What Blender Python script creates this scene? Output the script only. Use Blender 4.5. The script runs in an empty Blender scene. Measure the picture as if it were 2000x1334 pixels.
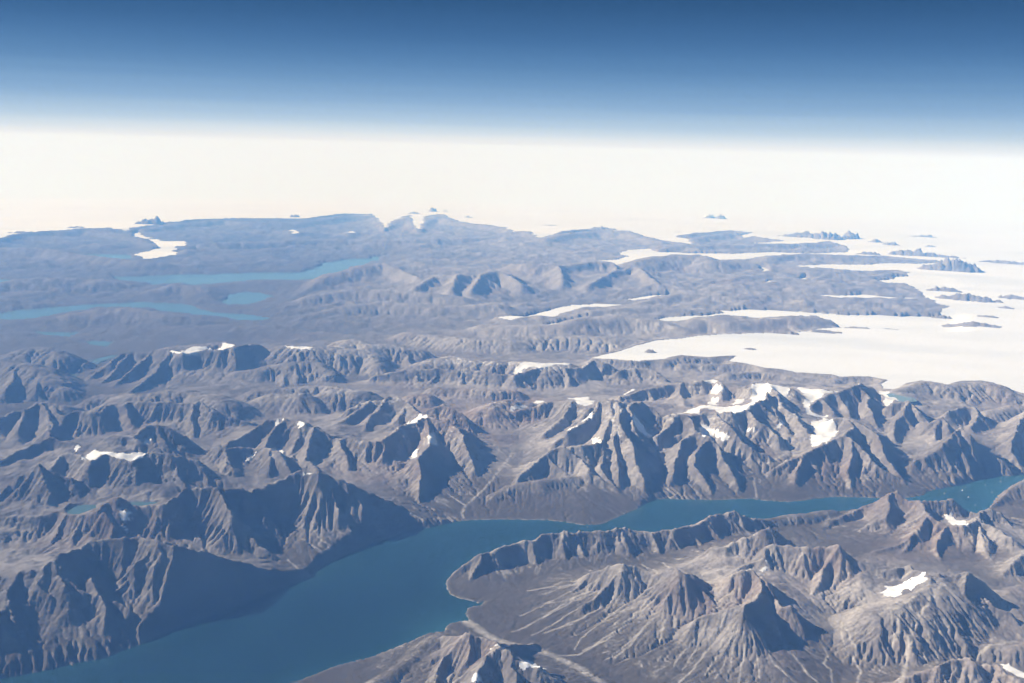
import bpy, math, time
import numpy as np
T0 = time.time()
C = bpy.context.scene.collection
SC = bpy.context.scene
rad = math.radians
CAM_H = 11.5            # one unit is one kilometre
RE = 6371.0             # earth radius, the ground curves away

# ------------------------------------------------------------------ camera
cam_data = bpy.data.cameras.new('camera')
cam_data.sensor_width = 36.0
cam_data.lens = 35.0
cam_data.clip_start = 0.05
cam_data.clip_end = 2000.0
cam = bpy.data.objects.new('camera', cam_data)
C.objects.link(cam)
from mathutils import Matrix
cam.matrix_world = (Matrix.Translation((0, 0, CAM_H)) @ Matrix.Rotation(rad(90 - 11.0), 4, 'X')
                    @ Matrix.Rotation(rad(1.43), 4, 'Z'))
SC.camera = cam

# ------------------------------------------------------------------ light
SUN_AZ = rad(-75.0)     # from the left, a little beyond the mountains
SUN_EL = rad(32.0)
EXPOSURE = 0.57
SKY_GAIN = 1 / (0.05 * 2 ** EXPOSURE)   # ramp colours are as seen at this exposure
world = bpy.data.worlds.new('World')
SC.world = world
world.use_nodes = True
nt = world.node_tree
nt.nodes.clear()
wout = nt.nodes.new('ShaderNodeOutputWorld')
bg = nt.nodes.new('ShaderNodeBackground')
sky = nt.nodes.new('ShaderNodeTexSky')
sky.sky_type = 'NISHITA'
sky.sun_disc = False
sky.sun_elevation = SUN_EL
sky.sun_rotation = SUN_AZ
sky.altitude = 11500
sky.air_density = 1.0
sky.dust_density = 0.3
sky.ozone_density = 1.0
bg.inputs['Strength'].default_value = 0.05
# the sky pales towards the horizon where one looks through ever more air
tcw = nt.nodes.new('ShaderNodeTexCoord'); sxyz = nt.nodes.new('ShaderNodeSeparateXYZ')
nt.links.new(tcw.outputs['Generated'], sxyz.inputs[0])
mr = nt.nodes.new('ShaderNodeMapRange'); mr.inputs['From Min'].default_value = -0.02; mr.inputs['From Max'].default_value = 0.18
# faint layers of thin high haze lying almost level
smap = nt.nodes.new('ShaderNodeMapping'); smap.inputs['Scale'].default_value = (1.6, 1.6, 70.0); smap.inputs['Rotation'].default_value = (0.0, rad(0.5), 0.0)
nt.links.new(tcw.outputs['Generated'], smap.inputs['Vector'])
snz = nt.nodes.new('ShaderNodeTexNoise'); snz.inputs['Scale'].default_value = 2.2; snz.inputs['Detail'].default_value = 6.0
nt.links.new(smap.outputs[0], snz.inputs['Vector'])
sadd = nt.nodes.new('ShaderNodeMath'); sadd.operation = 'MULTIPLY_ADD'; sadd.inputs[1].default_value = -0.007
nt.links.new(snz.outputs['Fac'], sadd.inputs[0]); nt.links.new(sxyz.outputs['Z'], sadd.inputs[2])
sad2 = nt.nodes.new('ShaderNodeMath'); sad2.operation = 'ADD'; sad2.inputs[1].default_value = 0.003
nt.links.new(sadd.outputs[0], sad2.inputs[0])
nt.links.new(sad2.outputs[0], mr.inputs['Value'])
ramp = nt.nodes.new('ShaderNodeValToRGB'); ramp.color_ramp.interpolation = 'B_SPLINE'
els = ramp.color_ramp.elements
SKYSTOPS = [(0.0, (0.88, 0.85, 0.81)), (0.10, (0.89, 0.88, 0.85)), (0.125, (0.84, 0.85, 0.84)), (0.16, (0.66, 0.73, 0.78)), (0.21, (0.46, 0.59, 0.72)), (0.30, (0.25, 0.41, 0.62)),
            (0.45, (0.105, 0.24, 0.45)), (0.62, (0.045, 0.135, 0.31)), (0.82, (0.020, 0.074, 0.18)), (1.0, (0.017, 0.058, 0.145))]
for i, (p, c) in enumerate(SKYSTOPS):
    e = els[i] if i < 2 else els.new(p)
    e.position = p; e.color = (*c, 1)
nt.links.new(mr.outputs[0], ramp.inputs[0])
gain = nt.nodes.new('ShaderNodeVectorMath'); gain.operation = 'SCALE'; gain.inputs['Scale'].default_value = SKY_GAIN
nt.links.new(ramp.outputs[0], gain.inputs[0])
mf = nt.nodes.new('ShaderNodeMapRange'); mf.inputs['From Min'].default_value = 0.14; mf.inputs['From Max'].default_value = 0.45
nt.links.new(sxyz.outputs['Z'], mf.inputs['Value'])
mixw = nt.nodes.new('ShaderNodeMix'); mixw.data_type = 'RGBA'
nt.links.new(mf.outputs[0], mixw.inputs['Factor']); nt.links.new(gain.outputs[0], mixw.inputs['A']); nt.links.new(sky.outputs[0], mixw.inputs['B'])
nt.links.new(mixw.outputs['Result'], bg.inputs[0])
nt.links.new(bg.outputs[0], wout.inputs[0])

sun_data = bpy.data.lights.new('sun', 'SUN')
sun_data.energy = 5.0
sun_data.angle = rad(0.53)
sun_data.color = (1.0, 0.945, 0.885)
sun = bpy.data.objects.new('sun', sun_data)
C.objects.link(sun)
sd = (math.sin(SUN_AZ) * math.cos(SUN_EL), math.cos(SUN_AZ) * math.cos(SUN_EL), math.sin(SUN_EL))
from mathutils import Vector
sun.rotation_euler = Vector(sd).to_track_quat('Z', 'Y').to_euler()
sun.location = (sd[0] * 40, sd[1] * 40, sd[2] * 40)

SC.view_settings.view_transform = 'Standard'
SC.view_settings.look = 'None'
SC.view_settings.exposure = EXPOSURE
SC.view_settings.gamma = 1.0
SC.view_settings.use_curve_mapping = False
SC.render.engine = 'CYCLES'
SC.cycles.use_denoising = True
SC.cycles.denoising_input_passes = 'RGB'
SC.cycles.max_bounces = 4
SC.cycles.diffuse_bounces = 2
SC.cycles.glossy_bounces = 2
SC.cycles.volume_bounces = 2

# ------------------------------------------------------------------ survey data (km, east / north / height)
NAMES = ['m_near_left', 'm_fluted_left', 'm_dark_bowl', 'm_double_spur', 'm_lake_cone', 'm_snow_wall', 'm_pale_knob', 'm_pyramid', 'm_twin_dark', 'm_long_cliff', 'm_left_dome', 'm_far_dome', 'm_mesa', 'm_round_back', 'm_hummock', 'm_escarpment', 'm_midhill', 'm_fluted_mid', 'm_back_peak', 'm_purple_dome', 'm_small_ridge', 'm_spur_mid', 'm_trapezoid', 'm_grand_massif', 'm_cirque_spur', 'm_snow_back', 'm_col_peak', 'm_right_ridge', 'm_shore_cliff', 'm_right_cone', 'm_right_hills', 'm_right_edge', 'm_peninsula', 'm_fan_ridge', 'm_front_cone', 'm_center_horn', 'm_striped_peak', 'm_brown_plateau', 'm_bay_peak', 'm_far_shore_hill', 'm_bottom_right', 'm_bottom_center', 'f_west', 'f_north', 'f_snow_range', 'f_valley_cliffs', 'f_ice_ridge', 'f_near_ice']
RIDGES = [
 (0,'p',[(-11.802,22.459,1.196),(-11.625,22.555,1.242),(-11.361,22.532,1.242),(-11.133,22.537,1.38),(-11.007,22.75,1.426),(-10.909,22.87,1.564),(-10.815,22.904,1.518),(-10.757,23.497,1.426),(-10.635,23.991,1.472),(-10.487,23.957,1.472),(-10.163,24.064,1.472),(-9.725,24.065,1.518),(-9.394,24.068,1.472),(-8.916,23.767,1.518),(-8.559,23.687,1.472),(-8.294,23.693,1.564),(-7.743,23.629,1.656),(-7.501,23.586,1.61),(-7.199,23.654,1.38),(-6.828,24.081,1.104),(-6.49,24.213,0.92),(-6.069,24.547,0.598),(-5.616,24.803,0.276),(-5.33,25.083,0.028)]),
 (0,'p',[(-11.802,22.459,1.196),(-11.595,21.68,1.058),(-11.472,21.331,0.966),(-11.182,20.897,0.736),(-10.96,20.754,0.368)]),
 (0,'p',[(-11.802,22.459,1.196),(-12.085,22.564,1.058),(-12.512,22.654,1.058),(-13.279,22.683,1.196)]),
 (0,'p',[(-11.472,21.331,0.966),(-11.543,20.764,0.92),(-11.784,20.433,0.828)]),
 (0,'s',[(-11.484,22.525,1.242),(-11.123,22.135,1.058),(-10.734,21.838,0.874),(-10.669,21.554,0.552),(-10.818,21.062,0.276)]),
 (0,'s',[(-10.976,22.752,1.426),(-10.392,22.03,1.058)]),
 (0,'s',[(-10.807,23.605,1.38),(-10.17,22.835,1.104),(-9.837,22.32,0.938),(-9.453,21.807,0.69),(-9.293,21.376,0.414),(-9.286,21.029,0.138)]),
 (0,'s',[(-9.408,22.157,0.69),(-9.033,21.977,0.552)]),
 (0,'s',[(-8.898,23.811,1.518),(-8.689,23.481,1.38),(-8.158,23.238,1.15),(-8.101,22.753,0.92),(-8.083,22.376,0.552),(-8.009,22.3,0.184)]),
 (0,'s',[(-8.942,23.835,1.472),(-9.128,23.316,1.196),(-9.416,23.009,0.874)]),
 (0,'s',[(-9.754,24.133,1.472),(-9.598,23.865,1.196),(-9.619,23.552,1.012)]),
 (0,'s',[(-7.743,23.629,1.656),(-7.56,23.439,1.426),(-7.383,23.363,1.15),(-7.333,23.127,1.012)]),
 (1,'p',[(-8.578,27.642,1.702),(-7.89,26.65,1.288),(-7.388,26.378,0.782),(-6.579,25.912,0.414),(-5.882,25.677,0.11)]),
 (2,'p',[(-14.864,26.206,1.012),(-14.133,26.212,1.104),(-13.768,26.216,1.15),(-13.085,26.239,1.196),(-12.682,26.398,1.242),(-12.064,26.162,1.288),(-11.609,26.121,1.334),(-11.311,26.2,1.426),(-11.159,26.661,1.61),(-10.934,26.655,1.656),(-10.626,26.597,1.472),(-10.502,26.645,1.38),(-10.089,26.726,1.38)]),
 (1,'p',[(-10.089,26.726,1.38),(-9.737,26.677,1.426),(-9.612,27.189,1.518),(-9.404,27.6,1.656),(-8.782,27.685,1.702),(-8.578,27.642,1.702),(-8.015,27.792,1.564),(-7.446,27.981,1.472)]),
 (2,'p',[(-11.063,26.042,1.472),(-10.758,25.693,1.196),(-10.711,25.38,1.058)]),
 (3,'p',[(-7.481,28.11,1.426),(-6.767,28.899,1.564),(-6.363,29.065,1.748),(-5.777,28.92,1.748),(-5.493,29.094,1.656),(-4.93,29.062,1.472),(-4.428,29.17,1.196),(-3.761,29.293,0.874),(-3.38,29.495,0.598),(-3.048,29.444,0.368),(-2.785,29.262,0.184),(-2.396,29.0,0.018)]),
 (3,'s',[(-6.752,28.831,1.546),(-6.78,28.407,1.196),(-6.693,27.839,0.874),(-6.567,27.43,0.506),(-6.287,26.842,0.23),(-6.113,26.303,0.028)]),
 (3,'s',[(-6.118,29.033,1.702),(-5.957,28.596,1.15),(-5.764,28.108,0.92),(-5.538,27.614,0.46),(-5.111,26.945,0.138)]),
 (3,'s',[(-5.574,29.1,1.61),(-5.013,28.146,0.966),(-4.335,27.759,0.23)]),
 (3,'s',[(-4.93,29.062,1.472),(-4.078,28.672,0.46)]),
 (4,'p',[(-15.862,27.684,0.828),(-15.19,28.258,0.92),(-15.155,29.012,1.196),(-14.833,29.212,1.472),(-14.5,29.303,1.702),(-14.312,29.225,1.564),(-13.878,29.305,1.38),(-13.41,29.236,1.288),(-13.139,29.425,1.104),(-13.06,29.595,0.92)]),
 (4,'s',[(-14.5,29.303,1.702),(-14.081,28.79,1.38),(-13.762,28.312,1.058),(-13.698,28.068,0.902)]),
 (5,'p',[(-17.324,30.42,1.104),(-16.568,31.005,1.242),(-16.353,31.441,1.334),(-16.021,32.208,1.472),(-15.642,32.551,1.61),(-15.431,32.567,1.564),(-15.153,32.432,1.472),(-14.618,32.32,1.472)]),
 (5,'p',[(-14.513,30.058,1.288),(-14.466,30.433,1.472),(-14.404,30.773,1.564),(-14.042,30.722,1.61),(-13.78,30.601,1.61),(-13.168,30.035,1.564),(-12.919,30.449,1.656),(-12.699,30.528,1.702),(-12.148,30.171,1.61),(-11.816,30.061,1.61),(-11.677,30.694,1.61),(-11.371,30.781,1.656),(-11.125,30.801,1.656),(-10.918,30.682,1.61),(-10.445,31.021,1.472),(-9.998,30.932,1.334)]),
 (5,'s',[(-14.042,30.722,1.61),(-13.473,30.134,1.288),(-13.561,29.919,1.012)]),
 (5,'s',[(-12.699,30.528,1.702),(-12.549,30.203,1.288),(-12.413,29.621,1.012)]),
 (5,'s',[(-11.289,30.788,1.656),(-11.176,30.305,1.288),(-10.944,29.971,1.058)]),
 (5,'s',[(-10.445,31.021,1.472),(-10.34,30.397,1.104)]),
 (6,'p',[(-10.043,31.073,1.288),(-9.886,30.826,1.15),(-9.577,30.343,0.966)]),
 (7,'p',[(-14.949,32.76,1.38),(-13.977,32.371,1.472),(-13.522,32.485,1.748),(-12.764,32.232,1.702),(-12.468,32.025,1.656),(-12.137,32.057,1.518),(-11.644,31.65,1.472)]),
 (8,'p',[(-12.841,32.781,1.656),(-12.534,33.31,1.84),(-12.299,33.415,1.84),(-11.874,33.364,1.794),(-11.611,33.379,1.702),(-11.356,33.529,1.334),(-11.089,33.514,1.012),(-10.777,33.66,0.736)]),
 (8,'s',[(-12.299,33.415,1.84),(-11.932,32.853,1.564),(-11.618,32.558,1.288)]),
 (9,'p',[(-20.467,36.213,1.104),(-19.298,36.349,1.196),(-19.022,36.8,1.288),(-18.644,36.954,1.334),(-18.503,37.729,1.426),(-18.101,37.739,1.38),(-17.375,36.901,1.196),(-17.043,36.714,1.15),(-16.664,37.129,1.334),(-16.373,37.033,1.288),(-15.889,37.076,1.288),(-15.811,37.509,1.334),(-15.711,37.645,1.38),(-15.485,37.977,1.38),(-15.06,37.808,1.38),(-15.074,38.255,1.426),(-14.035,38.246,1.426),(-12.813,38.149,1.426),(-12.261,38.201,1.426),(-11.48,37.474,1.288),(-10.814,37.436,1.104),(-10.198,37.394,0.92),(-9.928,37.561,0.828)]),
 (9,'r',[(-15.608,39.638,1.288),(-14.842,39.749,1.334),(-14.149,40.085,1.38),(-13.398,40.274,1.38),(-12.426,39.756,1.334),(-11.768,39.336,1.288)]),
 (9,'r',[(-17.324,39.845,0.92),(-16.945,40.263,1.104),(-16.127,40.267,1.15)]),
 (9,'r',[(-18.338,38.338,1.196),(-18.014,38.412,1.104),(-17.677,38.674,0.828)]),
 (9,'s',[(-18.503,37.729,1.426),(-17.219,36.112,1.104),(-16.624,34.687,0.92)]),
 (9,'s',[(-18.644,36.954,1.334),(-18.209,35.6,0.92)]),
 (9,'s',[(-15.137,38.009,1.38),(-14.504,36.828,0.92)]),
 (9,'s',[(-12.562,38.173,1.426),(-12.312,37.017,0.92),(-11.884,35.645,0.552)]),
 (10,'r',[(-25.374,45.271,1.196),(-23.781,45.146,1.288),(-23.39,45.335,1.288),(-22.489,44.986,1.288),(-21.722,44.63,1.196),(-20.685,43.642,0.92),(-20.005,43.143,0.69),(-19.432,43.405,0.46)]),
 (10,'s',[(-23.249,45.054,1.288),(-22.171,43.092,1.012),(-21.815,41.894,0.828)]),
 (10,'s',[(-21.722,44.63,1.196),(-21.073,43.34,0.92),(-20.747,42.378,0.736)]),
 (11,'r',[(-26.805,48.454,0.828),(-25.502,48.466,0.92),(-24.822,49.082,1.012),(-24.574,49.675,1.104),(-23.847,49.686,1.104),(-22.853,49.084,0.92),(-21.856,49.015,0.552),(-21.504,49.08,0.276)]),
 (12,'p',[(-19.408,47.075,1.012),(-19.541,48.239,1.196),(-19.177,48.822,1.288),(-18.394,48.47,1.242),(-17.938,48.665,1.38),(-17.082,48.463,1.472),(-16.053,47.513,1.518),(-15.62,48.162,1.564),(-14.305,48.082,1.61),(-13.883,48.645,1.61),(-13.561,49.384,1.61),(-13.061,49.804,1.61),(-13.061,49.804,1.61),(-12.808,49.846,1.472),(-12.395,50.034,1.104)]),
 (12,'r',[(-17.007,48.815,1.472),(-15.958,49.223,1.518),(-14.867,50.006,1.564),(-14.139,49.556,1.564)]),
 (12,'s',[(-19.408,47.075,1.012),(-20.057,46.289,0.46)]),
 (12,'s',[(-19.177,48.822,1.288),(-19.101,46.758,0.828),(-19.338,45.446,0.414)]),
 (12,'s',[(-17.938,48.665,1.38),(-18.094,46.436,0.92),(-18.461,44.793,0.46)]),
 (12,'s',[(-16.853,47.984,1.472),(-16.828,45.691,0.92),(-17.188,43.68,0.506)]),
 (12,'s',[(-13.883,48.645,1.61),(-13.417,47.163,1.196)]),
 (13,'r',[(-12.507,50.486,1.012),(-12.015,50.427,1.242),(-11.695,50.224,1.426),(-10.886,49.905,1.472),(-10.213,49.874,1.426),(-9.408,50.212,1.38),(-8.867,50.577,1.288)]),
 (13,'r',[(-8.99,51.285,1.288),(-8.82,52.319,1.38),(-8.508,52.553,1.38),(-7.697,51.819,1.288),(-6.712,52.243,1.196),(-5.787,52.099,1.104),(-5.091,52.111,1.012),(-4.582,51.9,0.782)]),
 (13,'r',[(-8.777,50.058,1.288),(-8.082,50.32,1.288),(-7.453,50.167,1.196),(-6.798,48.831,0.874),(-6.488,48.475,0.69)]),
 (13,'p',[(-5.573,52.05,1.012),(-5.116,49.684,0.736)]),
 (14,'r',[(-13.168,46.499,0.828),(-12.294,46.762,0.92),(-11.485,47.329,1.012),(-10.577,47.551,1.15),(-9.779,47.706,1.104),(-8.876,46.967,0.828)]),
 (14,'s',[(-10.577,47.551,1.15),(-10.079,46.093,0.736)]),
 (15,'p',[(-6.671,46.131,0.874),(-5.659,46.486,1.012),(-4.806,46.686,1.15),(-3.501,46.837,1.15),(-2.543,46.586,1.196),(-1.598,46.401,1.196),(-0.657,46.138,1.15),(0.039,46.139,1.104),(0.161,45.881,1.196),(0.658,46.454,1.242),(1.929,47.226,1.334),(2.557,47.063,1.288),(3.532,47.485,1.288),(3.922,48.506,1.38),(4.196,48.742,1.472),(4.565,48.427,1.38),(5.084,48.324,1.15)]),
 (15,'r',[(-4.526,47.693,1.104),(-3.943,48.363,1.242),(-3.003,48.842,1.334),(-2.468,48.642,1.288),(-1.344,48.199,1.242),(-0.889,48.034,1.288),(0.025,48.304,1.288),(0.537,47.767,1.38),(1.617,47.431,1.38),(2.589,47.769,1.334)]),
 (15,'p',[(5.277,47.642,1.104),(5.625,47.927,1.15),(6.836,47.863,1.196),(7.186,47.574,1.104),(7.524,47.181,0.874)]),
 (15,'s',[(2.557,47.063,1.288),(2.71,46.055,0.874)]),
 (15,'s',[(3.532,47.485,1.288),(3.839,47.12,0.92)]),
 (15,'r',[(6.271,51.891,0.92),(6.673,51.769,0.92)]),
 (15,'r',[(8.01,51.426,0.92),(9.048,51.926,1.058),(10.453,51.99,1.012),(12.018,52.783,0.966)]),
 (15,'r',[(8.905,50.971,0.828),(10.961,51.018,0.874),(12.347,51.084,0.828)]),
 (15,'r',[(10.883,48.985,0.828),(12.655,49.516,0.828),(14.112,48.479,0.828),(15.952,48.117,0.828)]),
 (16,'r',[(-11.66,40.071,0.828),(-10.674,40.466,0.92),(-10.231,40.91,1.104),(-9.619,40.898,1.15),(-8.954,40.893,1.196),(-8.558,40.843,1.104),(-8.1,41.309,0.828)]),
 (16,'r',[(-8.001,41.984,1.012),(-7.505,41.753,1.196),(-6.673,41.839,1.196),(-6.311,41.677,1.012),(-5.958,41.567,0.874)]),
 (16,'r',[(-11.206,42.533,0.92),(-9.91,42.65,1.012),(-8.458,43.178,1.012),(-7.219,42.732,1.058)]),
 (16,'r',[(-4.249,41.887,1.012),(-3.739,41.87,1.058),(-3.531,42.097,0.92)]),
 (16,'r',[(-3.269,43.858,0.92),(-1.486,43.598,0.966),(0.055,43.703,0.92)]),
 (16,'r',[(-1.329,39.488,1.012),(-0.809,39.901,1.196),(0.062,40.657,1.196),(0.615,40.854,1.104)]),
 (17,'p',[(-6.543,38.698,1.196),(-6.045,38.873,1.38),(-5.639,38.979,1.472),(-5.104,38.914,1.61),(-4.584,38.966,1.61),(-4.169,38.544,1.564),(-3.826,37.742,1.564),(-3.642,37.431,1.518),(-3.214,36.61,1.564),(-3.026,36.15,1.656),(-2.713,35.918,1.61),(-2.251,35.578,1.564),(-1.861,35.555,1.38),(-1.492,36.03,1.104)]),
 (17,'s',[(-5.728,38.862,1.472),(-6.371,37.67,1.15),(-7.176,37.047,0.828)]),
 (17,'s',[(-5.114,38.989,1.564),(-5.443,37.61,1.242),(-5.559,36.678,0.92)]),
 (17,'s',[(-4.169,38.544,1.564),(-4.291,37.348,1.288)]),
 (18,'p',[(-3.358,38.237,1.288),(-2.938,38.158,1.426),(-2.638,38.273,1.564),(-2.203,37.95,1.472),(-1.781,37.784,1.288),(-1.523,37.848,1.012)]),
 (19,'p',[(-9.926,33.471,1.196),(-9.564,34.166,1.288),(-9.229,34.899,1.38),(-8.86,35.352,1.61),(-8.231,35.331,1.656),(-7.888,35.076,1.61),(-7.618,34.932,1.656),(-7.359,34.6,1.656),(-6.987,34.614,1.564),(-6.673,34.44,1.426),(-6.223,34.275,1.242),(-6.026,34.217,1.288),(-5.632,34.086,1.288),(-4.886,33.748,1.334),(-4.569,33.781,1.38),(-4.359,34.303,1.426),(-4.015,34.956,1.518),(-3.686,35.445,1.564),(-3.42,35.667,1.61),(-3.021,36.093,1.656)]),
 (19,'s',[(-7.046,34.444,1.61),(-7.011,33.562,1.288),(-6.97,32.472,1.012),(-6.379,31.942,0.874)]),
 (19,'s',[(-8.19,35.152,1.656),(-8.603,34.081,1.288),(-8.618,33.567,1.104)]),
 (19,'s',[(-7.618,34.932,1.656),(-7.52,34.015,1.334)]),
 (20,'p',[(-10.323,32.803,1.012),(-9.967,32.847,1.334),(-9.619,32.566,1.288),(-9.222,32.906,1.288),(-8.73,32.941,1.196),(-8.295,32.827,1.288),(-7.672,32.27,1.334),(-7.479,31.992,1.196),(-7.117,31.326,0.966)]),
 (20,'s',[(-9.619,32.566,1.288),(-9.096,31.31,1.012)]),
 (20,'s',[(-8.09,32.537,1.288),(-7.907,31.4,1.012)]),
 (21,'p',[(-2.251,35.578,1.564),(-1.679,34.86,1.334),(-1.388,33.833,0.966),(-1.189,33.057,0.644)]),
 (21,'p',[(-3.021,36.093,1.656),(-2.919,34.933,1.38),(-2.835,33.437,1.288),(-3.076,32.64,1.104),(-2.979,31.653,0.782),(-2.963,30.639,0.414),(-2.893,29.941,0.184)]),
 (21,'s',[(-4.359,34.303,1.426),(-4.435,33.124,1.012)]),
 (21,'s',[(-6.026,34.217,1.288),(-5.523,32.584,0.92)]),
 (22,'p',[(0.382,32.325,0.552),(0.878,33.241,0.828),(1.388,33.768,1.058),(1.856,34.075,1.242),(2.089,33.993,1.104),(2.494,33.688,0.92),(2.816,32.952,0.736),(3.334,32.552,0.46),(3.861,31.916,0.184),(4.188,31.259,0.018)]),
 (22,'r',[(-0.523,31.458,0.276),(0.121,32.03,0.414),(1.003,32.235,0.506),(2.045,32.734,0.552),(2.916,32.938,0.46)]),
 (22,'s',[(-0.136,31.615,0.322),(0.13,31.255,0.184)]),
 (22,'p',[(2.1,34.241,1.15),(2.708,34.312,1.242),(3.373,34.462,1.288)]),
 (23,'p',[(0.071,39.626,1.012),(1.144,39.88,1.196),(1.848,40.106,1.38),(2.557,39.336,1.564),(2.909,38.982,1.472),(3.122,38.303,1.518),(3.622,38.823,1.748),(4.05,38.424,1.886),(4.332,38.135,1.886),(4.695,38.116,1.794),(5.178,38.695,1.794),(5.582,38.54,1.656),(5.811,38.24,1.472),(6.106,38.085,1.334),(6.567,38.114,1.472),(6.936,37.851,1.472)]),
 (23,'s',[(2.557,39.336,1.564),(2.149,38.31,1.196),(1.302,37.254,0.828)]),
 (23,'s',[(3.622,38.823,1.748),(3.21,37.382,1.472),(2.816,36.725,1.38),(2.199,36.223,1.196),(1.753,35.887,0.874)]),
 (23,'s',[(4.05,38.424,1.886),(3.94,37.11,1.564),(3.588,35.881,1.38),(3.285,34.407,1.058),(3.192,33.128,0.736),(3.593,32.433,0.414),(4.066,31.751,0.11)]),
 (23,'s',[(4.332,38.135,1.886),(4.147,36.2,1.61),(4.357,34.906,1.38),(4.474,34.225,1.242),(4.485,33.401,0.92),(4.684,32.664,0.552),(4.587,32.101,0.184)]),
 (23,'s',[(4.147,36.2,1.61),(3.834,34.814,1.196),(3.765,33.486,0.874),(3.817,32.451,0.414)]),
 (23,'s',[(4.695,38.116,1.794),(4.703,37.185,1.564),(4.772,35.959,1.288),(4.949,35.737,1.104)]),
 (23,'s',[(5.202,38.881,1.748),(5.44,38.118,1.334),(5.539,37.633,1.15)]),
 (24,'p',[(6.936,37.851,1.472),(7.039,36.945,1.38),(6.958,36.165,1.288),(7.554,35.676,1.242),(7.781,35.287,1.012),(7.845,34.577,0.736),(7.916,33.472,0.368),(7.991,32.892,0.092)]),
 (24,'s',[(7.554,35.676,1.242),(6.813,34.708,1.012),(6.564,34.004,0.736),(6.907,32.96,0.276),(7.008,32.464,0.028)]),
 (24,'s',[(6.958,36.165,1.288),(6.324,35.505,1.058),(5.905,34.263,0.782),(5.729,33.306,0.46),(5.548,32.565,0.046)]),
 (24,'s',[(6.567,38.114,1.472),(6.025,37.135,1.196),(5.514,36.297,1.058)]),
 (24,'p',[(6.936,37.851,1.472),(7.424,38.0,1.472),(7.676,38.284,1.564),(8.111,38.125,1.564),(8.808,38.022,1.61),(9.381,38.519,1.656),(9.836,39.161,1.748),(10.648,40.059,1.794),(10.772,40.572,1.84)]),
 (24,'s',[(8.111,38.125,1.564),(8.493,36.714,1.38),(8.612,36.287,1.196),(9.089,35.712,0.92),(9.602,35.504,0.644)]),
 (24,'s',[(9.381,38.519,1.656),(9.594,37.578,1.38),(10.016,37.335,1.196),(10.323,36.888,0.966)]),
 (25,'p',[(4.807,42.411,1.058),(5.869,43.183,1.196),(7.299,43.843,1.38),(7.714,43.887,1.472),(8.623,43.724,1.564),(9.245,43.925,1.656),(9.478,43.303,1.564),(9.638,43.203,1.472),(10.149,42.883,1.472),(10.495,42.411,1.564),(10.764,43.116,1.702),(11.379,42.989,1.748),(11.292,42.651,1.794),(12.064,42.31,1.748),(12.267,41.983,1.656),(12.728,41.738,1.38)]),
 (25,'s',[(7.714,43.887,1.472),(7.466,42.62,1.196),(7.45,41.115,1.104)]),
 (25,'s',[(9.478,43.303,1.564),(9.047,41.938,1.288)]),
 (25,'p',[(11.292,42.651,1.794),(11.331,41.015,1.748),(11.106,39.662,1.518),(11.451,38.901,1.288),(11.529,38.003,1.104),(11.884,37.932,0.92)]),
 (25,'s',[(11.331,41.015,1.748),(10.727,39.876,1.564),(10.58,38.351,1.196)]),
 (26,'p',[(12.677,40.953,1.288),(13.307,41.617,1.426),(14.317,42.361,1.564),(14.711,42.708,1.61),(15.04,42.858,1.702),(15.538,43.161,1.794),(15.958,43.164,1.656),(16.375,43.119,1.38),(16.935,42.247,1.196)]),
 (26,'s',[(15.492,43.027,1.794),(15.655,42.411,1.472),(15.219,40.922,1.196),(15.124,39.79,0.874)]),
 (26,'s',[(14.317,42.361,1.564),(14.279,41.265,1.196),(14.061,40.205,1.012)]),
 (26,'s',[(13.307,41.617,1.426),(13.48,40.475,1.15)]),
 (27,'p',[(16.339,41.584,1.288),(17.078,41.51,1.472),(17.175,40.697,1.196),(17.62,40.502,0.92)]),
 (27,'p',[(17.078,41.51,1.472),(16.106,40.002,1.012),(15.374,38.542,0.736)]),
 (27,'p',[(17.027,39.856,0.966),(17.105,39.157,1.104),(17.62,39.549,1.288),(17.589,39.071,1.196),(17.492,38.546,1.012)]),
 (27,'s',[(17.62,39.549,1.288),(17.029,38.692,1.012),(16.859,37.97,0.782)]),
 (28,'p',[(9.557,34.508,0.46),(10.176,34.769,0.69),(10.9,35.364,0.874),(11.599,35.805,1.012),(12.22,36.416,1.104),(12.789,36.527,1.242),(12.931,36.345,1.196),(13.05,35.771,1.012),(13.172,35.244,0.874),(13.346,34.725,0.644),(14.008,34.269,0.368),(14.622,33.995,0.184),(15.063,33.779,0.028)]),
 (28,'p',[(13.018,38.86,1.288),(13.5,38.739,1.334),(13.761,37.948,1.288),(14.165,37.164,1.15),(14.178,36.742,1.012),(13.952,35.793,0.828),(14.044,34.918,0.552),(14.145,34.125,0.322)]),
 (28,'p',[(12.789,36.527,1.242),(13.372,37.691,1.242),(13.5,38.739,1.334)]),
 (28,'s',[(10.9,35.364,0.874),(10.047,33.497,0.322)]),
 (28,'s',[(12.931,36.345,1.196),(12.27,34.457,0.552),(11.993,33.209,0.092)]),
 (29,'p',[(15.026,35.476,0.552),(16.091,36.057,1.012),(16.484,36.337,1.196),(17.155,37.02,1.38),(17.589,37.436,1.38),(17.591,36.86,1.334),(17.848,36.295,1.196),(18.087,35.941,1.104),(18.189,35.395,0.92),(18.281,35.295,0.552),(18.678,35.791,0.046)]),
 (29,'s',[(17.072,36.829,1.38),(17.029,35.912,0.828),(16.85,34.878,0.046)]),
 (29,'s',[(17.503,37.24,1.38),(17.637,35.936,0.736),(17.792,35.257,0.046)]),
 (29,'s',[(16.484,36.337,1.196),(16.336,35.594,0.552),(16.09,34.678,0.092)]),
 (30,'r',[(18.027,45.429,1.058),(18.983,46.036,1.196),(19.918,46.368,1.242),(20.697,45.703,1.196),(21.406,45.94,1.288),(22.391,46.201,1.288),(22.913,45.992,1.288),(23.302,45.349,1.104),(23.772,44.877,0.92),(24.373,43.258,0.736)]),
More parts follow.
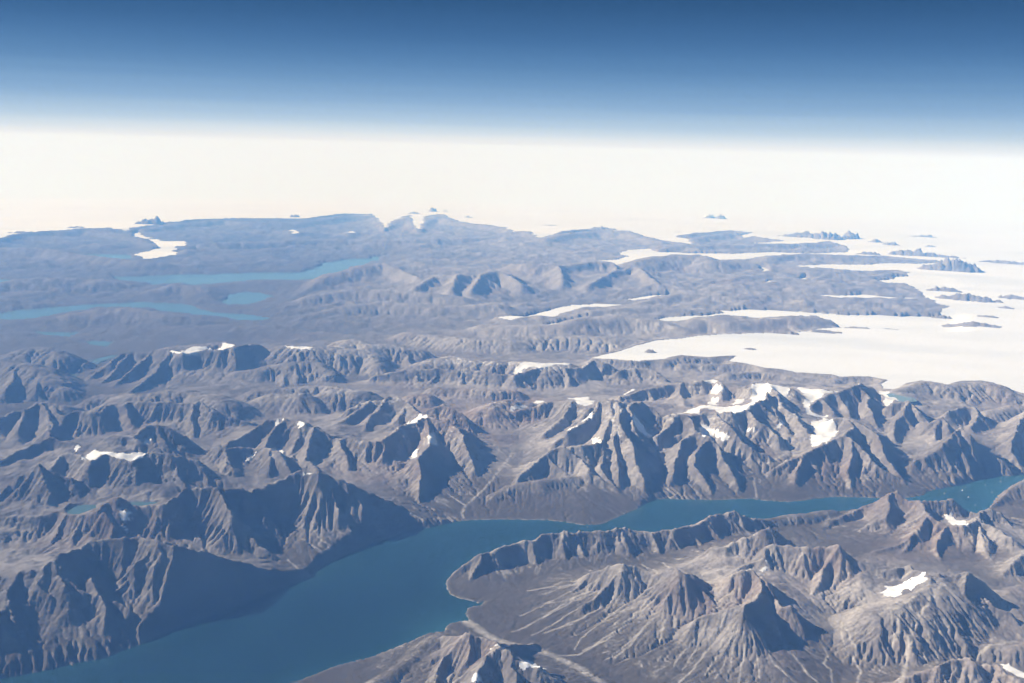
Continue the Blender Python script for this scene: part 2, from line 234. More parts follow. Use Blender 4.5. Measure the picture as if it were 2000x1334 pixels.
 (30,'p',[(18.67,41.212,1.104),(19.577,41.787,1.242),(19.981,41.672,1.196),(19.883,41.04,1.012),(19.273,40.11,0.736)]),
 (30,'r',[(20.919,42.165,0.92),(22.408,42.895,1.012),(23.592,42.923,0.92)]),
 (31,'p',[(22.33,40.059,1.288),(21.705,40.845,1.288),(20.911,39.557,1.104),(20.156,38.435,1.012),(19.415,37.251,0.644),(19.374,36.007,0.046)]),
 (31,'p',[(22.33,40.059,1.288),(20.873,37.663,0.828),(20.512,36.355,0.276)]),
 (32,'p',[(-1.563,25.541,0.092),(-1.015,25.955,0.386),(-0.622,26.015,0.506),(-0.121,26.405,0.57),(0.143,26.517,0.57),(0.364,26.703,0.598),(0.772,26.762,0.644),(1.076,27.062,0.69),(1.526,27.077,0.736),(2.252,27.241,0.69),(2.943,27.37,0.718),(3.297,27.496,0.718),(3.958,27.575,0.644),(4.482,27.76,0.626),(4.862,27.74,0.644),(5.627,28.366,0.626),(6.093,28.776,0.69),(6.519,29.14,0.754),(6.899,29.225,0.754),(7.183,29.2,0.644),(7.655,29.439,0.46),(8.172,29.653,0.35)]),
 (32,'s',[(1.526,27.077,0.736),(1.626,26.533,0.368)]),
 (32,'s',[(3.297,27.496,0.718),(3.501,26.763,0.322)]),
 (32,'s',[(-0.622,26.015,0.506),(-0.942,25.219,0.138)]),
 (32,'s',[(0.772,26.762,0.644),(0.81,26.163,0.23)]),
 (32,'s',[(5.627,28.366,0.626),(5.772,28.2,0.322)]),
 (33,'p',[(2.078,24.476,0.368),(2.345,24.53,0.644),(2.727,24.34,0.92),(3.069,24.12,1.104),(3.299,24.059,1.058),(3.498,23.978,0.92),(3.718,23.854,0.874),(3.959,23.719,1.012),(4.256,23.391,1.288),(4.369,23.28,1.288),(4.568,23.446,1.15),(4.828,23.559,0.966),(5.084,23.646,0.828),(5.244,23.617,0.828)]),
 (33,'s',[(3.069,24.12,1.104),(2.841,23.994,0.644),(2.16,23.667,0.276)]),
 (33,'s',[(2.345,24.53,0.644),(1.786,24.105,0.276)]),
 (33,'s',[(3.299,24.059,1.058),(3.398,23.614,0.69)]),
 (33,'s',[(4.256,23.391,1.288),(4.04,23.357,0.966),(3.574,23.117,0.506),(2.92,22.651,0.23)]),
 (33,'s',[(4.336,23.278,1.288),(4.367,23.095,0.782),(4.265,22.518,0.368)]),
 (33,'s',[(4.568,23.446,1.15),(4.846,23.023,0.69)]),
 (34,'p',[(5.244,23.617,0.828),(5.488,23.561,0.966),(5.704,23.413,1.196),(5.895,23.414,1.288),(6.26,23.437,1.288),(6.321,22.988,1.196),(6.261,22.518,1.104),(5.926,22.115,1.15),(5.523,21.587,1.242)]),
 (34,'p',[(4.554,21.649,0.874),(4.967,21.632,1.058),(5.324,21.638,1.196),(5.498,21.49,1.288),(5.59,21.44,1.104),(5.869,21.208,0.644),(6.005,20.907,0.322)]),
 (34,'p',[(6.497,23.151,1.196),(6.58,22.66,1.012),(6.565,22.222,0.966),(6.798,22.175,1.012),(7.031,22.025,0.69),(7.208,21.685,0.368)]),
 (34,'p',[(6.368,23.195,1.242),(6.497,23.151,1.196)]),
 (34,'s',[(6.423,22.797,1.012),(6.46,22.086,0.644),(6.713,21.296,0.23)]),
 (34,'s',[(4.554,21.649,0.874),(4.135,21.521,0.368)]),
 (34,'s',[(5.143,21.615,1.104),(4.875,21.295,0.506),(4.266,20.455,0.138)]),
 (34,'s',[(5.515,21.553,1.242),(5.401,21.235,0.552),(5.151,20.499,0.138)]),
 (35,'p',[(4.701,25.451,0.414),(5.244,25.617,0.736),(5.691,25.62,1.012),(6.026,25.531,1.058),(6.185,25.639,1.15),(6.555,25.743,1.288),(6.916,25.801,1.426),(7.12,25.747,1.472),(7.245,25.831,1.518),(7.514,25.864,1.38),(7.85,26.1,1.104),(8.117,26.21,0.874)]),
 (35,'s',[(6.185,25.639,1.15),(6.356,25.364,0.874)]),
 (35,'s',[(7.266,25.901,1.472),(7.233,25.83,1.196)]),
 (36,'p',[(5.184,23.955,0.69),(5.618,24.154,0.828),(6.006,24.401,0.874),(6.532,24.918,0.92),(6.936,24.88,1.058),(7.021,25.264,1.196),(7.523,25.186,1.242),(8.16,24.984,1.288),(8.613,25.015,1.38),(8.774,24.891,1.472),(8.924,24.902,1.38),(9.145,24.787,1.196),(9.478,24.618,1.058),(9.82,24.411,1.012),(10.07,24.364,1.058),(10.419,24.489,1.104),(10.462,24.161,1.104),(10.646,23.803,1.196)]),
 (36,'s',[(8.725,24.843,1.472),(8.352,24.4,1.012),(7.806,23.594,0.644)]),
 (36,'s',[(8.842,24.874,1.426),(8.799,24.39,0.92),(8.548,23.705,0.506)]),
 (36,'s',[(9.145,24.787,1.196),(9.416,24.353,0.736)]),
 (36,'s',[(7.523,25.186,1.242),(7.543,24.727,0.736)]),
 (37,'p',[(10.646,23.803,1.196),(10.87,23.555,1.242),(11.174,23.496,1.242),(11.429,23.502,1.334),(11.581,23.487,1.38),(11.729,23.428,1.288),(11.821,23.274,1.012),(11.955,22.695,0.874),(12.309,22.484,0.782),(12.423,22.137,0.552)]),
 (37,'r',[(8.953,22.075,0.92),(9.39,22.187,1.012),(10.07,22.746,1.104),(10.77,23.315,1.242)]),
 (37,'s',[(8.953,22.075,0.92),(8.718,21.788,0.69),(8.402,21.497,0.368),(8.153,21.058,0.138)]),
 (37,'s',[(10.92,23.272,1.196),(10.089,22.349,0.92),(9.559,21.78,0.552),(9.217,21.124,0.23)]),
 (37,'s',[(11.563,23.446,1.38),(11.152,22.644,1.012),(10.8,21.905,0.69),(10.661,21.37,0.368)]),
 (37,'s',[(11.782,23.047,1.012),(11.659,22.289,0.69),(11.618,21.878,0.46)]),
 (37,'s',[(10.192,22.216,0.92),(10.0,21.804,0.552),(9.616,21.145,0.23)]),
 (37,'r',[(10.858,21.137,0.368),(11.245,21.24,0.552),(11.568,21.109,0.598),(12.196,21.18,0.644)]),
 (37,'r',[(12.622,24.317,0.552),(12.96,23.984,0.644),(13.586,24.236,0.69)]),
 (38,'p',[(11.231,30.235,0.414),(12.006,30.619,0.736),(12.319,30.338,1.196),(12.4,30.22,1.196),(12.616,29.967,0.966),(12.951,29.798,1.058),(13.434,29.776,1.058),(13.662,29.734,1.058),(13.892,29.804,1.104),(14.104,29.785,0.966),(14.414,29.608,0.782),(14.547,29.373,0.828),(14.668,29.307,0.92),(14.955,29.253,1.012),(15.16,29.165,0.966),(15.282,28.78,0.736),(15.358,28.496,0.598),(15.576,28.399,0.414)]),
 (38,'p',[(12.927,29.736,1.058),(12.743,28.756,0.966),(12.916,28.391,0.902),(13.15,28.106,0.874),(13.532,28.01,0.902),(14.072,28.363,0.966),(14.641,29.248,0.92)]),
 (38,'s',[(12.743,28.756,0.966),(11.886,27.705,0.69),(10.591,27.011,0.414)]),
 (38,'s',[(12.319,30.338,1.196),(11.606,29.057,0.736),(10.806,28.965,0.368)]),
 (38,'s',[(12.006,30.619,0.736),(10.12,29.585,0.322)]),
 (38,'s',[(13.15,28.106,0.874),(12.39,27.06,0.644),(12.036,25.951,0.322)]),
 (38,'s',[(14.109,28.432,0.92),(13.868,27.344,0.69),(13.593,26.452,0.46)]),
 (38,'s',[(14.109,28.432,0.92),(14.626,27.454,0.828),(14.831,27.176,0.506)]),
 (38,'s',[(11.886,27.705,0.69),(11.238,26.945,0.46),(11.02,26.329,0.322)]),
 (38,'p',[(15.081,26.543,1.012),(14.404,26.173,0.874),(13.882,25.828,0.736),(13.458,25.473,0.46)]),
 (38,'r',[(8.241,29.909,0.276),(9.585,30.282,0.304),(10.43,30.581,0.304)]),
 (39,'r',[(16.345,32.155,0.028),(17.054,32.959,0.276),(17.629,33.44,0.46),(18.183,33.648,0.598),(19.084,33.747,0.736)]),
 (40,'p',[(8.087,19.366,0.644),(8.476,19.274,0.828),(8.969,19.318,1.012),(9.092,19.239,1.104),(9.379,19.358,1.196),(9.638,19.397,1.242),(9.782,19.215,1.196),(9.989,19.285,1.104),(10.32,19.3,1.15),(10.416,19.146,1.104),(10.557,18.868,1.058),(10.858,18.657,1.012)]),
 (40,'s',[(9.638,19.397,1.242),(9.511,18.903,0.92)]),
 (40,'s',[(8.969,19.318,1.012),(8.881,18.833,0.736)]),
 (40,'s',[(10.32,19.3,1.15),(10.228,18.742,0.828)]),
 (41,'p',[(-1.405,21.3,0.414),(-1.146,20.984,0.552),(-0.914,20.409,0.966),(-0.764,20.296,0.966),(-0.416,20.223,0.92),(-0.211,20.056,0.92),(-0.065,19.745,0.966),(0.167,19.616,0.92),(0.292,19.317,0.92),(0.5,19.329,0.874),(0.828,19.186,0.828),(1.075,19.099,0.69),(1.403,18.946,0.46)]),
 (41,'s',[(-0.914,20.409,0.966),(-1.154,20.15,0.69),(-1.395,19.602,0.46),(-1.536,18.966,0.368)]),
 (41,'s',[(-0.065,19.745,0.966),(-0.337,19.479,0.92),(-0.428,18.909,0.874),(-0.502,18.061,0.782)]),
 (41,'s',[(0.251,19.267,0.902),(0.256,18.771,0.736),(0.285,18.331,0.644)]),
 (41,'s',[(-0.764,20.296,0.966),(-0.735,19.771,0.69)]),
 (41,'r',[(-1.411,21.388,0.368),(-1.938,20.887,0.276),(-2.304,20.2,0.258),(-2.783,19.512,0.23)]),
 (42,'r',[(-58.044,106.769,0.92),(-53.334,102.962,1.035),(-47.807,102.502,1.035),(-42.269,97.578,0.92),(-35.099,93.853,0.863),(-33.689,93.977,0.805)]),
 (42,'r',[(-40.039,74.602,0.575),(-40.011,76.843,0.69),(-39.178,78.434,0.92),(-36.905,78.804,0.92),(-33.118,79.531,0.805),(-31.254,80.022,0.575)]),
 (42,'r',[(-27.749,76.052,0.633),(-26.451,78.105,0.805),(-25.07,78.238,0.92),(-22.605,75.365,0.633)]),
 (42,'r',[(-36.906,70.748,0.575),(-32.23,68.613,0.69),(-30.393,70.184,0.69)]),
 (42,'r',[(-30.431,62.883,0.46),(-28.273,63.641,0.805),(-25.562,64.375,0.92),(-22.702,63.864,0.805),(-20.269,63.521,0.575),(-18.14,64.195,0.345)]),
 (43,'r',[(-58.503,129.302,0.821),(-57.293,133.511,0.918),(-53.2,130.184,0.918),(-45.537,122.122,0.869),(-41.549,115.322,0.676)]),
 (43,'r',[(-50.71,136.124,0.869),(-50.195,149.27,1.063),(-46.628,160.823,1.159),(-40.124,154.788,1.159),(-34.221,155.012,1.063),(-30.728,178.678,1.352),(-26.05,181.139,1.352)]),
 (43,'r',[(-20.125,159.863,1.111),(-19.009,180.327,1.304)]),
 (43,'r',[(-15.301,174.912,1.159),(-14.047,187.987,1.352),(-9.957,167.938,1.159),(-2.057,157.134,1.063)]),
 (43,'r',[(-35.672,105.716,0.58),(-36.178,109.793,0.725),(-34.841,109.131,0.58)]),
 (43,'r',[(-41.195,113.511,0.676),(-33.685,117.993,0.773),(-25.894,124.381,0.773),(-16.661,127.171,0.773),(-3.814,134.946,0.869)]),
 (44,'r',[(-17.147,75.456,0.345),(-15.617,85.44,1.035),(-13.947,88.914,1.38)]),
 (44,'p',[(-13.947,88.914,1.38),(-11.866,90.566,1.61),(-10.115,87.572,1.38),(-7.79,82.206,1.15)]),
 (44,'p',[(-7.79,82.206,1.15),(-6.476,81.711,1.495),(-4.562,81.455,1.782),(-3.525,81.893,1.61),(-2.504,83.006,1.725),(-1.465,84.712,1.782),(-0.136,82.701,1.495),(0.717,80.412,1.15)]),
 (44,'s',[(-6.476,81.711,1.495),(-7.79,77.986,1.035)]),
 (44,'s',[(-4.562,81.455,1.782),(-4.834,76.058,1.15)]),
 (44,'s',[(-2.504,83.006,1.725),(-3.268,76.357,1.15)]),
 (44,'r',[(-15.308,73.236,0.69),(-11.874,75.645,1.035),(-7.864,74.858,1.035),(-3.902,73.532,0.92)]),
 (44,'r',[(-13.32,67.896,0.575),(-9.265,70.712,0.805),(-5.433,68.819,0.805),(-0.976,70.034,0.92)]),
 (45,'p',[(-0.188,94.586,1.495),(1.972,92.751,1.61),(4.099,92.1,1.61),(7.94,95.626,1.725),(9.455,95.945,1.61),(9.709,93.372,1.265)]),
 (45,'p',[(6.289,82.52,1.035),(9.017,88.825,1.495),(11.171,91.626,1.725),(11.715,88.429,1.61),(12.135,84.659,1.15),(12.351,83.008,0.92)]),
 (45,'r',[(11.749,96.47,1.495),(14.421,101.51,1.725),(19.153,103.13,1.84),(19.82,99.633,1.61),(22.136,102.051,1.495),(25.712,101.585,1.38)]),
 (45,'s',[(4.099,92.1,1.61),(4.214,83.87,1.035)]),
 (46,'r',[(28.32,110.968,1.256),(33.753,114.983,1.352),(37.943,114.188,1.256),(43.774,114.029,1.159),(48.36,114.436,1.063)]),
 (46,'r',[(3.996,129.675,1.256),(6.792,139.727,1.352),(11.742,148.192,1.449),(16.358,145.25,1.449),(19.13,130.676,1.256)]),
 (46,'r',[(15.841,118.256,1.159),(20.032,123.604,1.159),(27.459,127.194,1.256),(37.326,133.354,1.256),(44.964,137.914,1.159)]),
 (46,'r',[(23.615,137.381,1.256),(33.779,155.238,1.352),(35.783,151.847,1.304)]),
 (46,'r',[(15.218,85.968,0.966),(19.419,89.032,1.063),(23.984,93.526,1.159),(29.307,95.187,1.256),(33.801,93.952,1.159),(37.937,98.499,1.159),(39.315,97.45,1.063)]),
 (46,'r',[(9.572,74.285,0.773),(12.912,77.16,1.063),(16.768,76.456,1.063),(20.102,77.893,1.063),(23.099,77.773,1.063),(27.584,76.158,1.014),(32.307,76.087,0.966)]),
 (46,'r',[(3.376,65.537,0.821),(6.182,68.499,0.966),(10.005,70.404,0.966),(12.621,69.642,0.966),(14.972,69.572,0.821)]),
 (46,'r',[(23.924,84.464,1.063),(27.906,83.267,1.111),(33.536,86.756,1.063),(34.077,82.476,0.966)]),
 (47,'r',[(-1.62,61.076,0.92),(-0.023,60.156,1.035),(3.129,60.426,1.15),(4.857,62.632,1.323),(7.073,63.523,1.323),(9.739,62.452,1.15),(10.765,60.737,0.978)]),
 (47,'r',[(11.138,62.033,1.093),(12.58,63.775,1.38),(13.799,62.424,1.265)]),
 (47,'r',[(13.879,62.786,1.208),(15.919,63.804,1.265),(18.515,64.812,1.38),(20.904,65.383,1.15)]),
 (47,'r',[(-0.005,56.824,0.92),(2.996,57.457,1.035),(5.963,57.041,1.035),(7.463,57.056,0.92)]),
 (47,'r',[(-6.116,58.33,0.805),(-2.959,56.415,0.92),(-0.001,56.003,0.92)]),
]
BASE = [
 (-12.656,24.611,0.734),(-12.9,25.865,0.773),(-13.823,25.905,0.734),(-10.741,27.282,0.58),(-11.977,26.211,0.657),(-7.346,26.581,0.232),
 (-9.072,27.377,0.464),(-6.612,26.793,0.202),(-8.597,29.057,0.541),(-12.824,28.353,0.696),(-11.146,28.917,0.773),(-13.232,28.214,0.696),
 (-12.748,29.906,0.734),(-10.781,30.184,0.773),(-10.165,30.857,0.734),(-14.213,27.82,0.696),(-14.032,32.064,1.334),(-16.012,32.487,0.927),
 (-13.065,31.839,1.38),(-12.331,32.198,1.288),(-11.509,35.057,0.386),(-10.411,33.057,0.696),(-13.447,33.926,0.927),(-18.057,35.713,0.386),
 (-16.43,36.451,0.309),(-18.607,41.464,0.193),(-22.206,41.908,0.232),(-21.767,46.841,0.039),(-21.773,49.523,0.039),(-18.509,47.117,0.309),
 (-16.461,44.936,0.348),(-15.449,47.514,0.618),(-13.056,45.8,0.541),(-12.634,40.359,0.618),(-11.346,40.636,0.464),(-8.614,36.294,0.85),
 (-5.92,36.439,0.773),(-7.337,32.706,0.696),(-6.063,33.099,0.696),(-5.043,32.357,0.541),(-3.845,33.516,0.618),(-2.074,34.518,0.541),
 (-0.641,34.013,0.348),(-2.137,32.12,0.232),(-2.982,36.883,0.927),(-0.735,37.603,0.464),(-0.516,39.466,0.541),(-7.435,40.704,0.541),
 (-5.642,43.922,0.541),(-2.599,42.695,0.618),(-8.11,48.036,0.348),(-5.951,46.327,0.464),(-2.851,46.662,0.464),(-10.415,46.751,0.386),
 (-5.897,51.257,0.386),(-11.964,50.746,0.696),(-4.277,57.033,0.309),(-0.467,57.129,0.386),(0.097,36.956,0.464),(1.658,38.542,0.58),
 (0.582,34.23,0.309),(3.158,37.721,0.85),(7.294,41.117,0.927),(8.766,40.232,1.196),(5.242,38.023,0.927),(5.583,36.57,0.464),
 (5.274,34.216,0.193),(7.663,37.737,0.966),(8.76,36.26,0.386),(8.479,33.863,0.155),(6.029,44.269,0.696),(4.327,45.232,0.541),
 (1.918,46.086,0.464),(8.716,49.712,0.541),(11.324,49.416,0.541),(1.505,55.792,0.386),(12.944,39.717,0.889),(12.456,41.518,1.196),
 (11.997,37.086,0.85),(11.236,37.959,0.734),(10.34,36.4,0.386),(14.03,43.037,1.334),(14.187,38.297,0.773),(15.974,41.021,0.618),
 (15.358,37.844,0.348),(15.147,35.932,0.155),(14.337,35.623,0.232),(16.789,38.867,0.464),(18.109,44.778,0.811),(19.376,44.61,0.734),
 (19.748,40.727,0.464),(20.339,39.866,0.386),(19.129,36.523,0.077),(15.495,48.689,0.618),(18.1,48.673,0.696),(20.861,45.959,0.696),
 (22.628,44.462,0.618),(12.517,34.75,0.464),(0.516,25.449,0.074),(1.206,24.786,0.092),(2.323,25.82,0.11),(3.858,26.568,0.138),
 (4.623,26.737,0.166),(5.891,27.539,0.184),(7.28,28.603,0.202),(0.813,22.611,0.055),(2.042,21.94,0.092),(2.843,20.754,0.092),
 (3.875,21.772,0.23),(4.958,24.546,0.598),(5.86,24.832,0.828),(5.06,23.253,0.552),(5.587,23.492,0.736),(4.036,20.814,0.092),
 (-0.681,23.073,0.028),(-0.017,22.051,0.046),(1.085,21.209,0.055),(1.935,20.455,0.074),(-2.874,20.156,0.11),(-2.111,21.137,0.138),
 (7.002,23.076,0.69),(7.657,22.457,0.322),(8.303,22.493,0.322),(7.539,21.206,0.138),(7.895,20.719,0.092),(8.612,20.674,0.138),
 (9.838,23.351,0.92),(9.334,23.264,0.736),(8.902,28.577,0.258),(9.925,27.476,0.322),(7.914,28.578,0.23),(11.518,25.779,0.46),
 (12.762,26.142,0.414),(13.253,25.244,0.368),(13.452,24.928,0.368),(13.662,28.988,0.736),(11.903,21.766,0.46),(10.334,21.268,0.184),
 (9.694,30.649,0.258),(10.662,31.023,0.193),(-25.843,57.955,0.11),(-18.465,58.695,0.138),(-28.907,61.306,0.092),(-19.435,74.406,0.046),
 (-33.732,92.654,0.092),(-40.238,91.064,0.138),(-14.192,90.447,0.276),(-11.555,63.027,0.184),(-5.155,65.435,0.276),(-6.133,114.262,0.184),
 (-30.03,115.536,0.138),(-25.038,63.778,0.092),(-35.116,70.783,0.046),(-52.55,101.299,0.138),(-43.387,83.358,0.046),(-14.741,112.516,0.138),
 (-20.23,70.369,0.046),(6.148,80.13,0.276),(1.987,80.015,0.184),(13.427,87.29,0.644),(20.39,88.127,0.736),(30.712,91.827,0.828),
 (6.245,59.744,0.552),(2.97,56.457,0.46),(17.383,74.667,0.736),(25.095,74.519,0.782),(9.305,124.404,0.644),(25.56,125.724,0.828),
 (8.231,63.243,0.644),
]
FJORD = [
 (-11.794,18.95),(-11.381,19.374),(-10.876,19.669),(-10.304,19.931),(-9.967,20.099),(-9.631,20.36),
 (-9.568,20.295),(-9.548,20.432),(-9.086,20.59),(-8.491,21.281),(-8.336,21.51),(-7.855,22.224),
 (-7.832,22.305),(-7.385,22.787),(-6.907,23.289),(-6.388,23.933),(-5.928,24.511),(-5.426,25.084),
 (-5.268,25.258),(-5.244,25.629),(-5.013,26.198),(-4.643,26.725),(-4.321,27.192),(-3.94,27.757),
 (-3.508,28.183),(-2.935,28.882),(-2.537,28.993),(-2.368,29.047),(-2.085,29.281),(-1.763,29.477),
 (-1.392,29.722),(-1.056,29.79),(-0.427,29.878),(1.279,29.951),(1.999,29.734),(2.393,29.585),
 (2.963,29.668),(3.342,30.095),(4.272,31.185),(4.625,31.699),(4.992,32.127),(5.482,32.266),
 (5.562,32.221),(7.185,32.242),(8.374,32.487),(8.493,32.393),(8.788,32.314),(9.62,32.225),
 (10.655,32.663),(11.338,32.873),(12.286,32.895),(13.252,32.867),(14.232,33.102),(14.578,33.341),
 (14.84,33.631),(15.2,33.933),(16.416,34.537),(17.58,35.33),(18.322,35.813),(18.854,35.799),
 (19.452,36.033),(21.396,36.766),(24.009,37.847),(23.6,37.157),(21.147,36.306),(19.106,35.343),
 (18.315,34.697),(17.2,33.447),(16.412,32.3),(15.583,31.551),(14.918,31.789),(13.813,31.608),
 (13.053,31.406),(11.988,31.278),(10.241,31.1),(8.6,30.607),(7.33,30.108),(5.749,29.47),
 (4.092,29.016),(2.488,28.658),(1.384,28.34),(0.151,27.783),(-0.443,27.283),(-0.872,26.81),
 (-1.252,26.248),(-1.477,25.715),(-1.593,25.34),(-1.614,25.044),(-1.578,24.726),(-1.49,24.419),
 (-1.232,24.159),(-0.96,24.053),(-0.662,23.891),(-0.56,23.986),(-0.646,23.804),(-0.814,23.736),
 (-0.979,23.61),(-1.003,23.322),(-0.925,23.046),(-0.906,22.909),(-1.034,22.93),(-1.219,22.838),
 (-1.378,22.748),(-1.463,22.528),(-1.475,22.343),(-1.531,22.262),(-1.812,22.221),(-2.205,21.842),
 (-2.625,21.4),(-3.103,20.994),(-3.842,20.543),(-4.227,20.169),(-4.7,19.759),(-5.395,19.033),
 (-6.158,18.055),(-7.56,16.972),(-10.408,16.86),
]
LAYERS = [
 ('ice',0.92,[(-63.725,107.057),(-60.123,116.222),(-60.731,120.443),(-60.817,127.176),(-57.895,133.314),(-52.308,134.827),(-52.784,140.766),(-51.975,152.244),(-51.525,160.633),(-47.245,165.884),(-35.495,170.744),(-33.145,192.739),(-27.757,193.011),(-22.892,166.898),(-18.731,145.827),(-20.291,164.529),(-20.24,191.992),(-14.768,147.348),(-13.673,147.777),(-16.592,184.26),(-14.994,200.661),(-9.191,169.73),(-1.649,156.988),(-0.398,146.746),(1.871,147.685),(3.414,132.829),(7.284,149.99),(13.038,159.443),(17.405,154.544),(19.484,137.994),(23.049,129.927),(30.975,121.525),(35.146,123.016),(37.564,112.932),(41.354,112.95),(40.014,102.555),(36.048,88.525),(33.53,81.1),(33.124,75.209),(30.872,71.673),(21.251,63.739),(18.01,61.659),(14.579,60.74),(10.769,58.901),(8.378,57.188),(6.264,54.216),(4.511,51.831),(4.151,51.375),(6.713,50.902),(6.882,51.189),(8.019,51.605),(9.144,52.86),(10.545,52.488),(11.626,52.913),(12.198,52.991),(11.473,51.521),(12.354,51.107),(13.228,50.19),(13.809,49.888),(14.307,49.214),(15.122,49.076),(16.067,48.956),(16.34,48.517),(17.795,48.583),(18.121,48.275),(18.469,47.974),(17.909,47.118),(17.63,46.005),(18.219,45.761),(19.24,47.282),(20.157,47.958),(20.893,47.6),(21.382,47.218),(22.408,48.13),(23.378,48.254),(23.828,47.859),(23.88,46.768),(24.16,45.651),(24.828,38.752),(31.555,39.461),(241.177,319.114),(-203.147,344.574)]),
 ('rock',0.92,[(23.427,144.997),(27.209,153.927),(35.945,165.216),(37.999,161.285),(34.068,152.791),(36.47,149.722),(38.671,143.519),(32.462,135.893),(38.471,137.425),(45.865,144.124),(44.789,134.076),(41.339,124.535),(35.729,121.741),(30.576,119.924),(24.959,115.25),(16.344,115.186),(16.412,122.553),(19.436,130.345),(22.887,128.994),(25.021,141.311)]),
 ('rock',0.92,[(27.612,109.157),(35.04,119.342),(38.244,119.763),(44.599,120.277),(49.109,116.209),(49.233,114.371),(41.027,110.446),(34.411,107.5),(28.88,104.46),(26.266,103.697)]),
 ('ice',0.644,[(11.985,115.967),(13.84,121.985),(17.18,125.865),(17.027,120.045),(21.348,120.013),(26.089,120.514),(31.894,125.128),(36.792,125.362),(42.581,128.276),(46.7,125.986),(41.176,123.961),(36.311,123.69),(30.215,118.391),(25.758,112.101),(22.073,110.977),(22.114,117.448),(19.042,117.15),(14.666,111.222),(11.962,102.454),(11.007,100.906),(10.192,103.31),(8.945,107.757),(11.034,109.244),(12.917,113.572)]),
 ('ice',0.828,[(24.976,101.628),(26.881,103.987),(25.441,99.279),(24.618,99.055)]),
 ('ice',0.828,[(29.155,105.456),(36.299,109.017),(43.063,112.051),(51.061,113.811),(48.156,107.202),(40.011,103.93),(35.355,102.061),(32.275,103.196)]),
 ('ice',0.276,[(-0.037,67.297),(1.798,71.083),(4.439,75.436),(6.486,76.503),(9.57,75.683),(7.635,73.993),(5.021,72.251),(2.272,68.221),(-0.034,66.75)]),
 ('ice',0.368,[(8.776,78.448),(11.069,81.199),(13.484,82.493),(11.499,79.73),(9.539,77.135)]),
 ('ice',0.46,[(1.82,64.343),(3.417,66.163),(5.026,66.964),(3.657,64.118)]),
 ('ice',0.644,[(9.37,66.865),(11.38,68.555),(15.343,70.429),(14.91,71.949),(16.922,72.574),(20.72,72.651),(24.189,71.689),(27.863,71.534),(32.948,72.509),(29.325,64.249),(21.308,64.368),(21.98,67.599),(21.376,69.742),(19.467,69.399),(17.004,68.166),(14.713,69.135),(13.117,68.283),(11.633,64.793),(10.934,65.721)]),
 ('ice',0.736,[(25.001,81.368),(29.988,82.951),(31.809,82.072),(34.476,80.796),(29.922,79.804),(26.793,79.737)]),
 ('ice',0.828,[(22.126,88.729),(24.788,92.802),(23.103,88.963)]),
 ('ice',0.828,[(26.418,91.762),(28.036,94.921),(27.634,91.054)]),
 ('ice',0.828,[(34.52,93.837),(39.972,99.058),(42.44,97.043),(39.118,88.181),(35.788,85.603),(36.181,91.223),(33.841,90.631)]),
 ('ice',0.828,[(34.431,154.418),(36.738,152.446),(33.822,148.164)]),
 ('ice',0.828,[(32.793,137.277),(39.921,145.393),(43.326,144.277),(38.421,137.219)]),
 ('ice',0.276,[(-51.766,134.236),(-51.427,137.036),(-48.164,130.066),(-44.37,124.079),(-40.823,124.967),(-39.231,119.102),(-36.158,114.195),(-37.522,115.692),(-39.135,116.055),(-36.298,105.917),(-36.666,102.321),(-37.949,101.498),(-40.099,105.115),(-40.966,109.669),(-40.867,114.186),(-44.827,121.826),(-49.692,129.681)]),
 ('ice',0.736,[(-32.246,141.057),(-31.52,144.386),(-29.233,134.655),(-30.042,134.401)]),
 ('ice',0.736,[(-23.888,140.904),(-22.696,142.508),(-22.167,139.182),(-23.351,138.78)]),
 ('ice',0.736,[(-1.402,65.307),(-0.045,66.63),(0.815,65.659),(-0.203,64.426)]),
]
WATERS = [
 [(-36.469,88.729),(-34.238,89.525),(-30.912,91.382),(-27.105,92.961),(-24.516,94.129),(-20.064,96.166),(-20.283,105.091),(-17.286,110.226),(-14.574,115.798),(-15.291,106.241),(-16.604,99.299),(-17.344,92.257),(-18.095,90.034),(-20.778,88.528),(-22.969,88.123),(-25.43,84.854),(-27.2,84.188),(-29.589,84.144),(-30.703,83.599),(-32.497,85.493),(-33.884,85.636)],
 [(-47.19,108.31),(-44.964,109.722),(-41.402,108.539),(-38.968,104.224),(-41.609,103.413),(-43.952,105.87)],
 [(-48.06,83.959),(-44.641,85.806),(-42.379,84.827),(-42.094,82.499),(-42.557,81.726),(-45.345,79.125)],
 [(-37.935,65.928),(-35.131,67.19),(-34.063,69.352),(-32.264,70.594),(-30.255,72.433),(-27.623,73.488),(-24.854,73.221),(-22.439,70.976),(-20.612,69.162),(-18.631,68.506),(-16.293,67.696),(-17.047,66.48),(-18.495,66.061),(-19.753,67.431),(-21.714,68.069),(-24.329,69.472),(-26.702,70.992),(-28.631,70.719),(-30.369,69.606),(-31.09,66.799),(-31.986,65.03),(-33.65,64.29),(-36.257,62.939)],
 [(-22.122,74.314),(-22.762,78.593),(-21.88,80.642),(-20.395,80.567),(-19.241,78.4),(-19.312,75.449),(-19.914,73.296),(-21.012,73.129)],
 [(-29.43,60.367),(-26.834,60.22),(-26.574,58.911),(-28.233,59.155)],
 [(-25.171,57.792),(-23.418,57.579),(-23.228,55.987),(-24.389,56.649)],
]
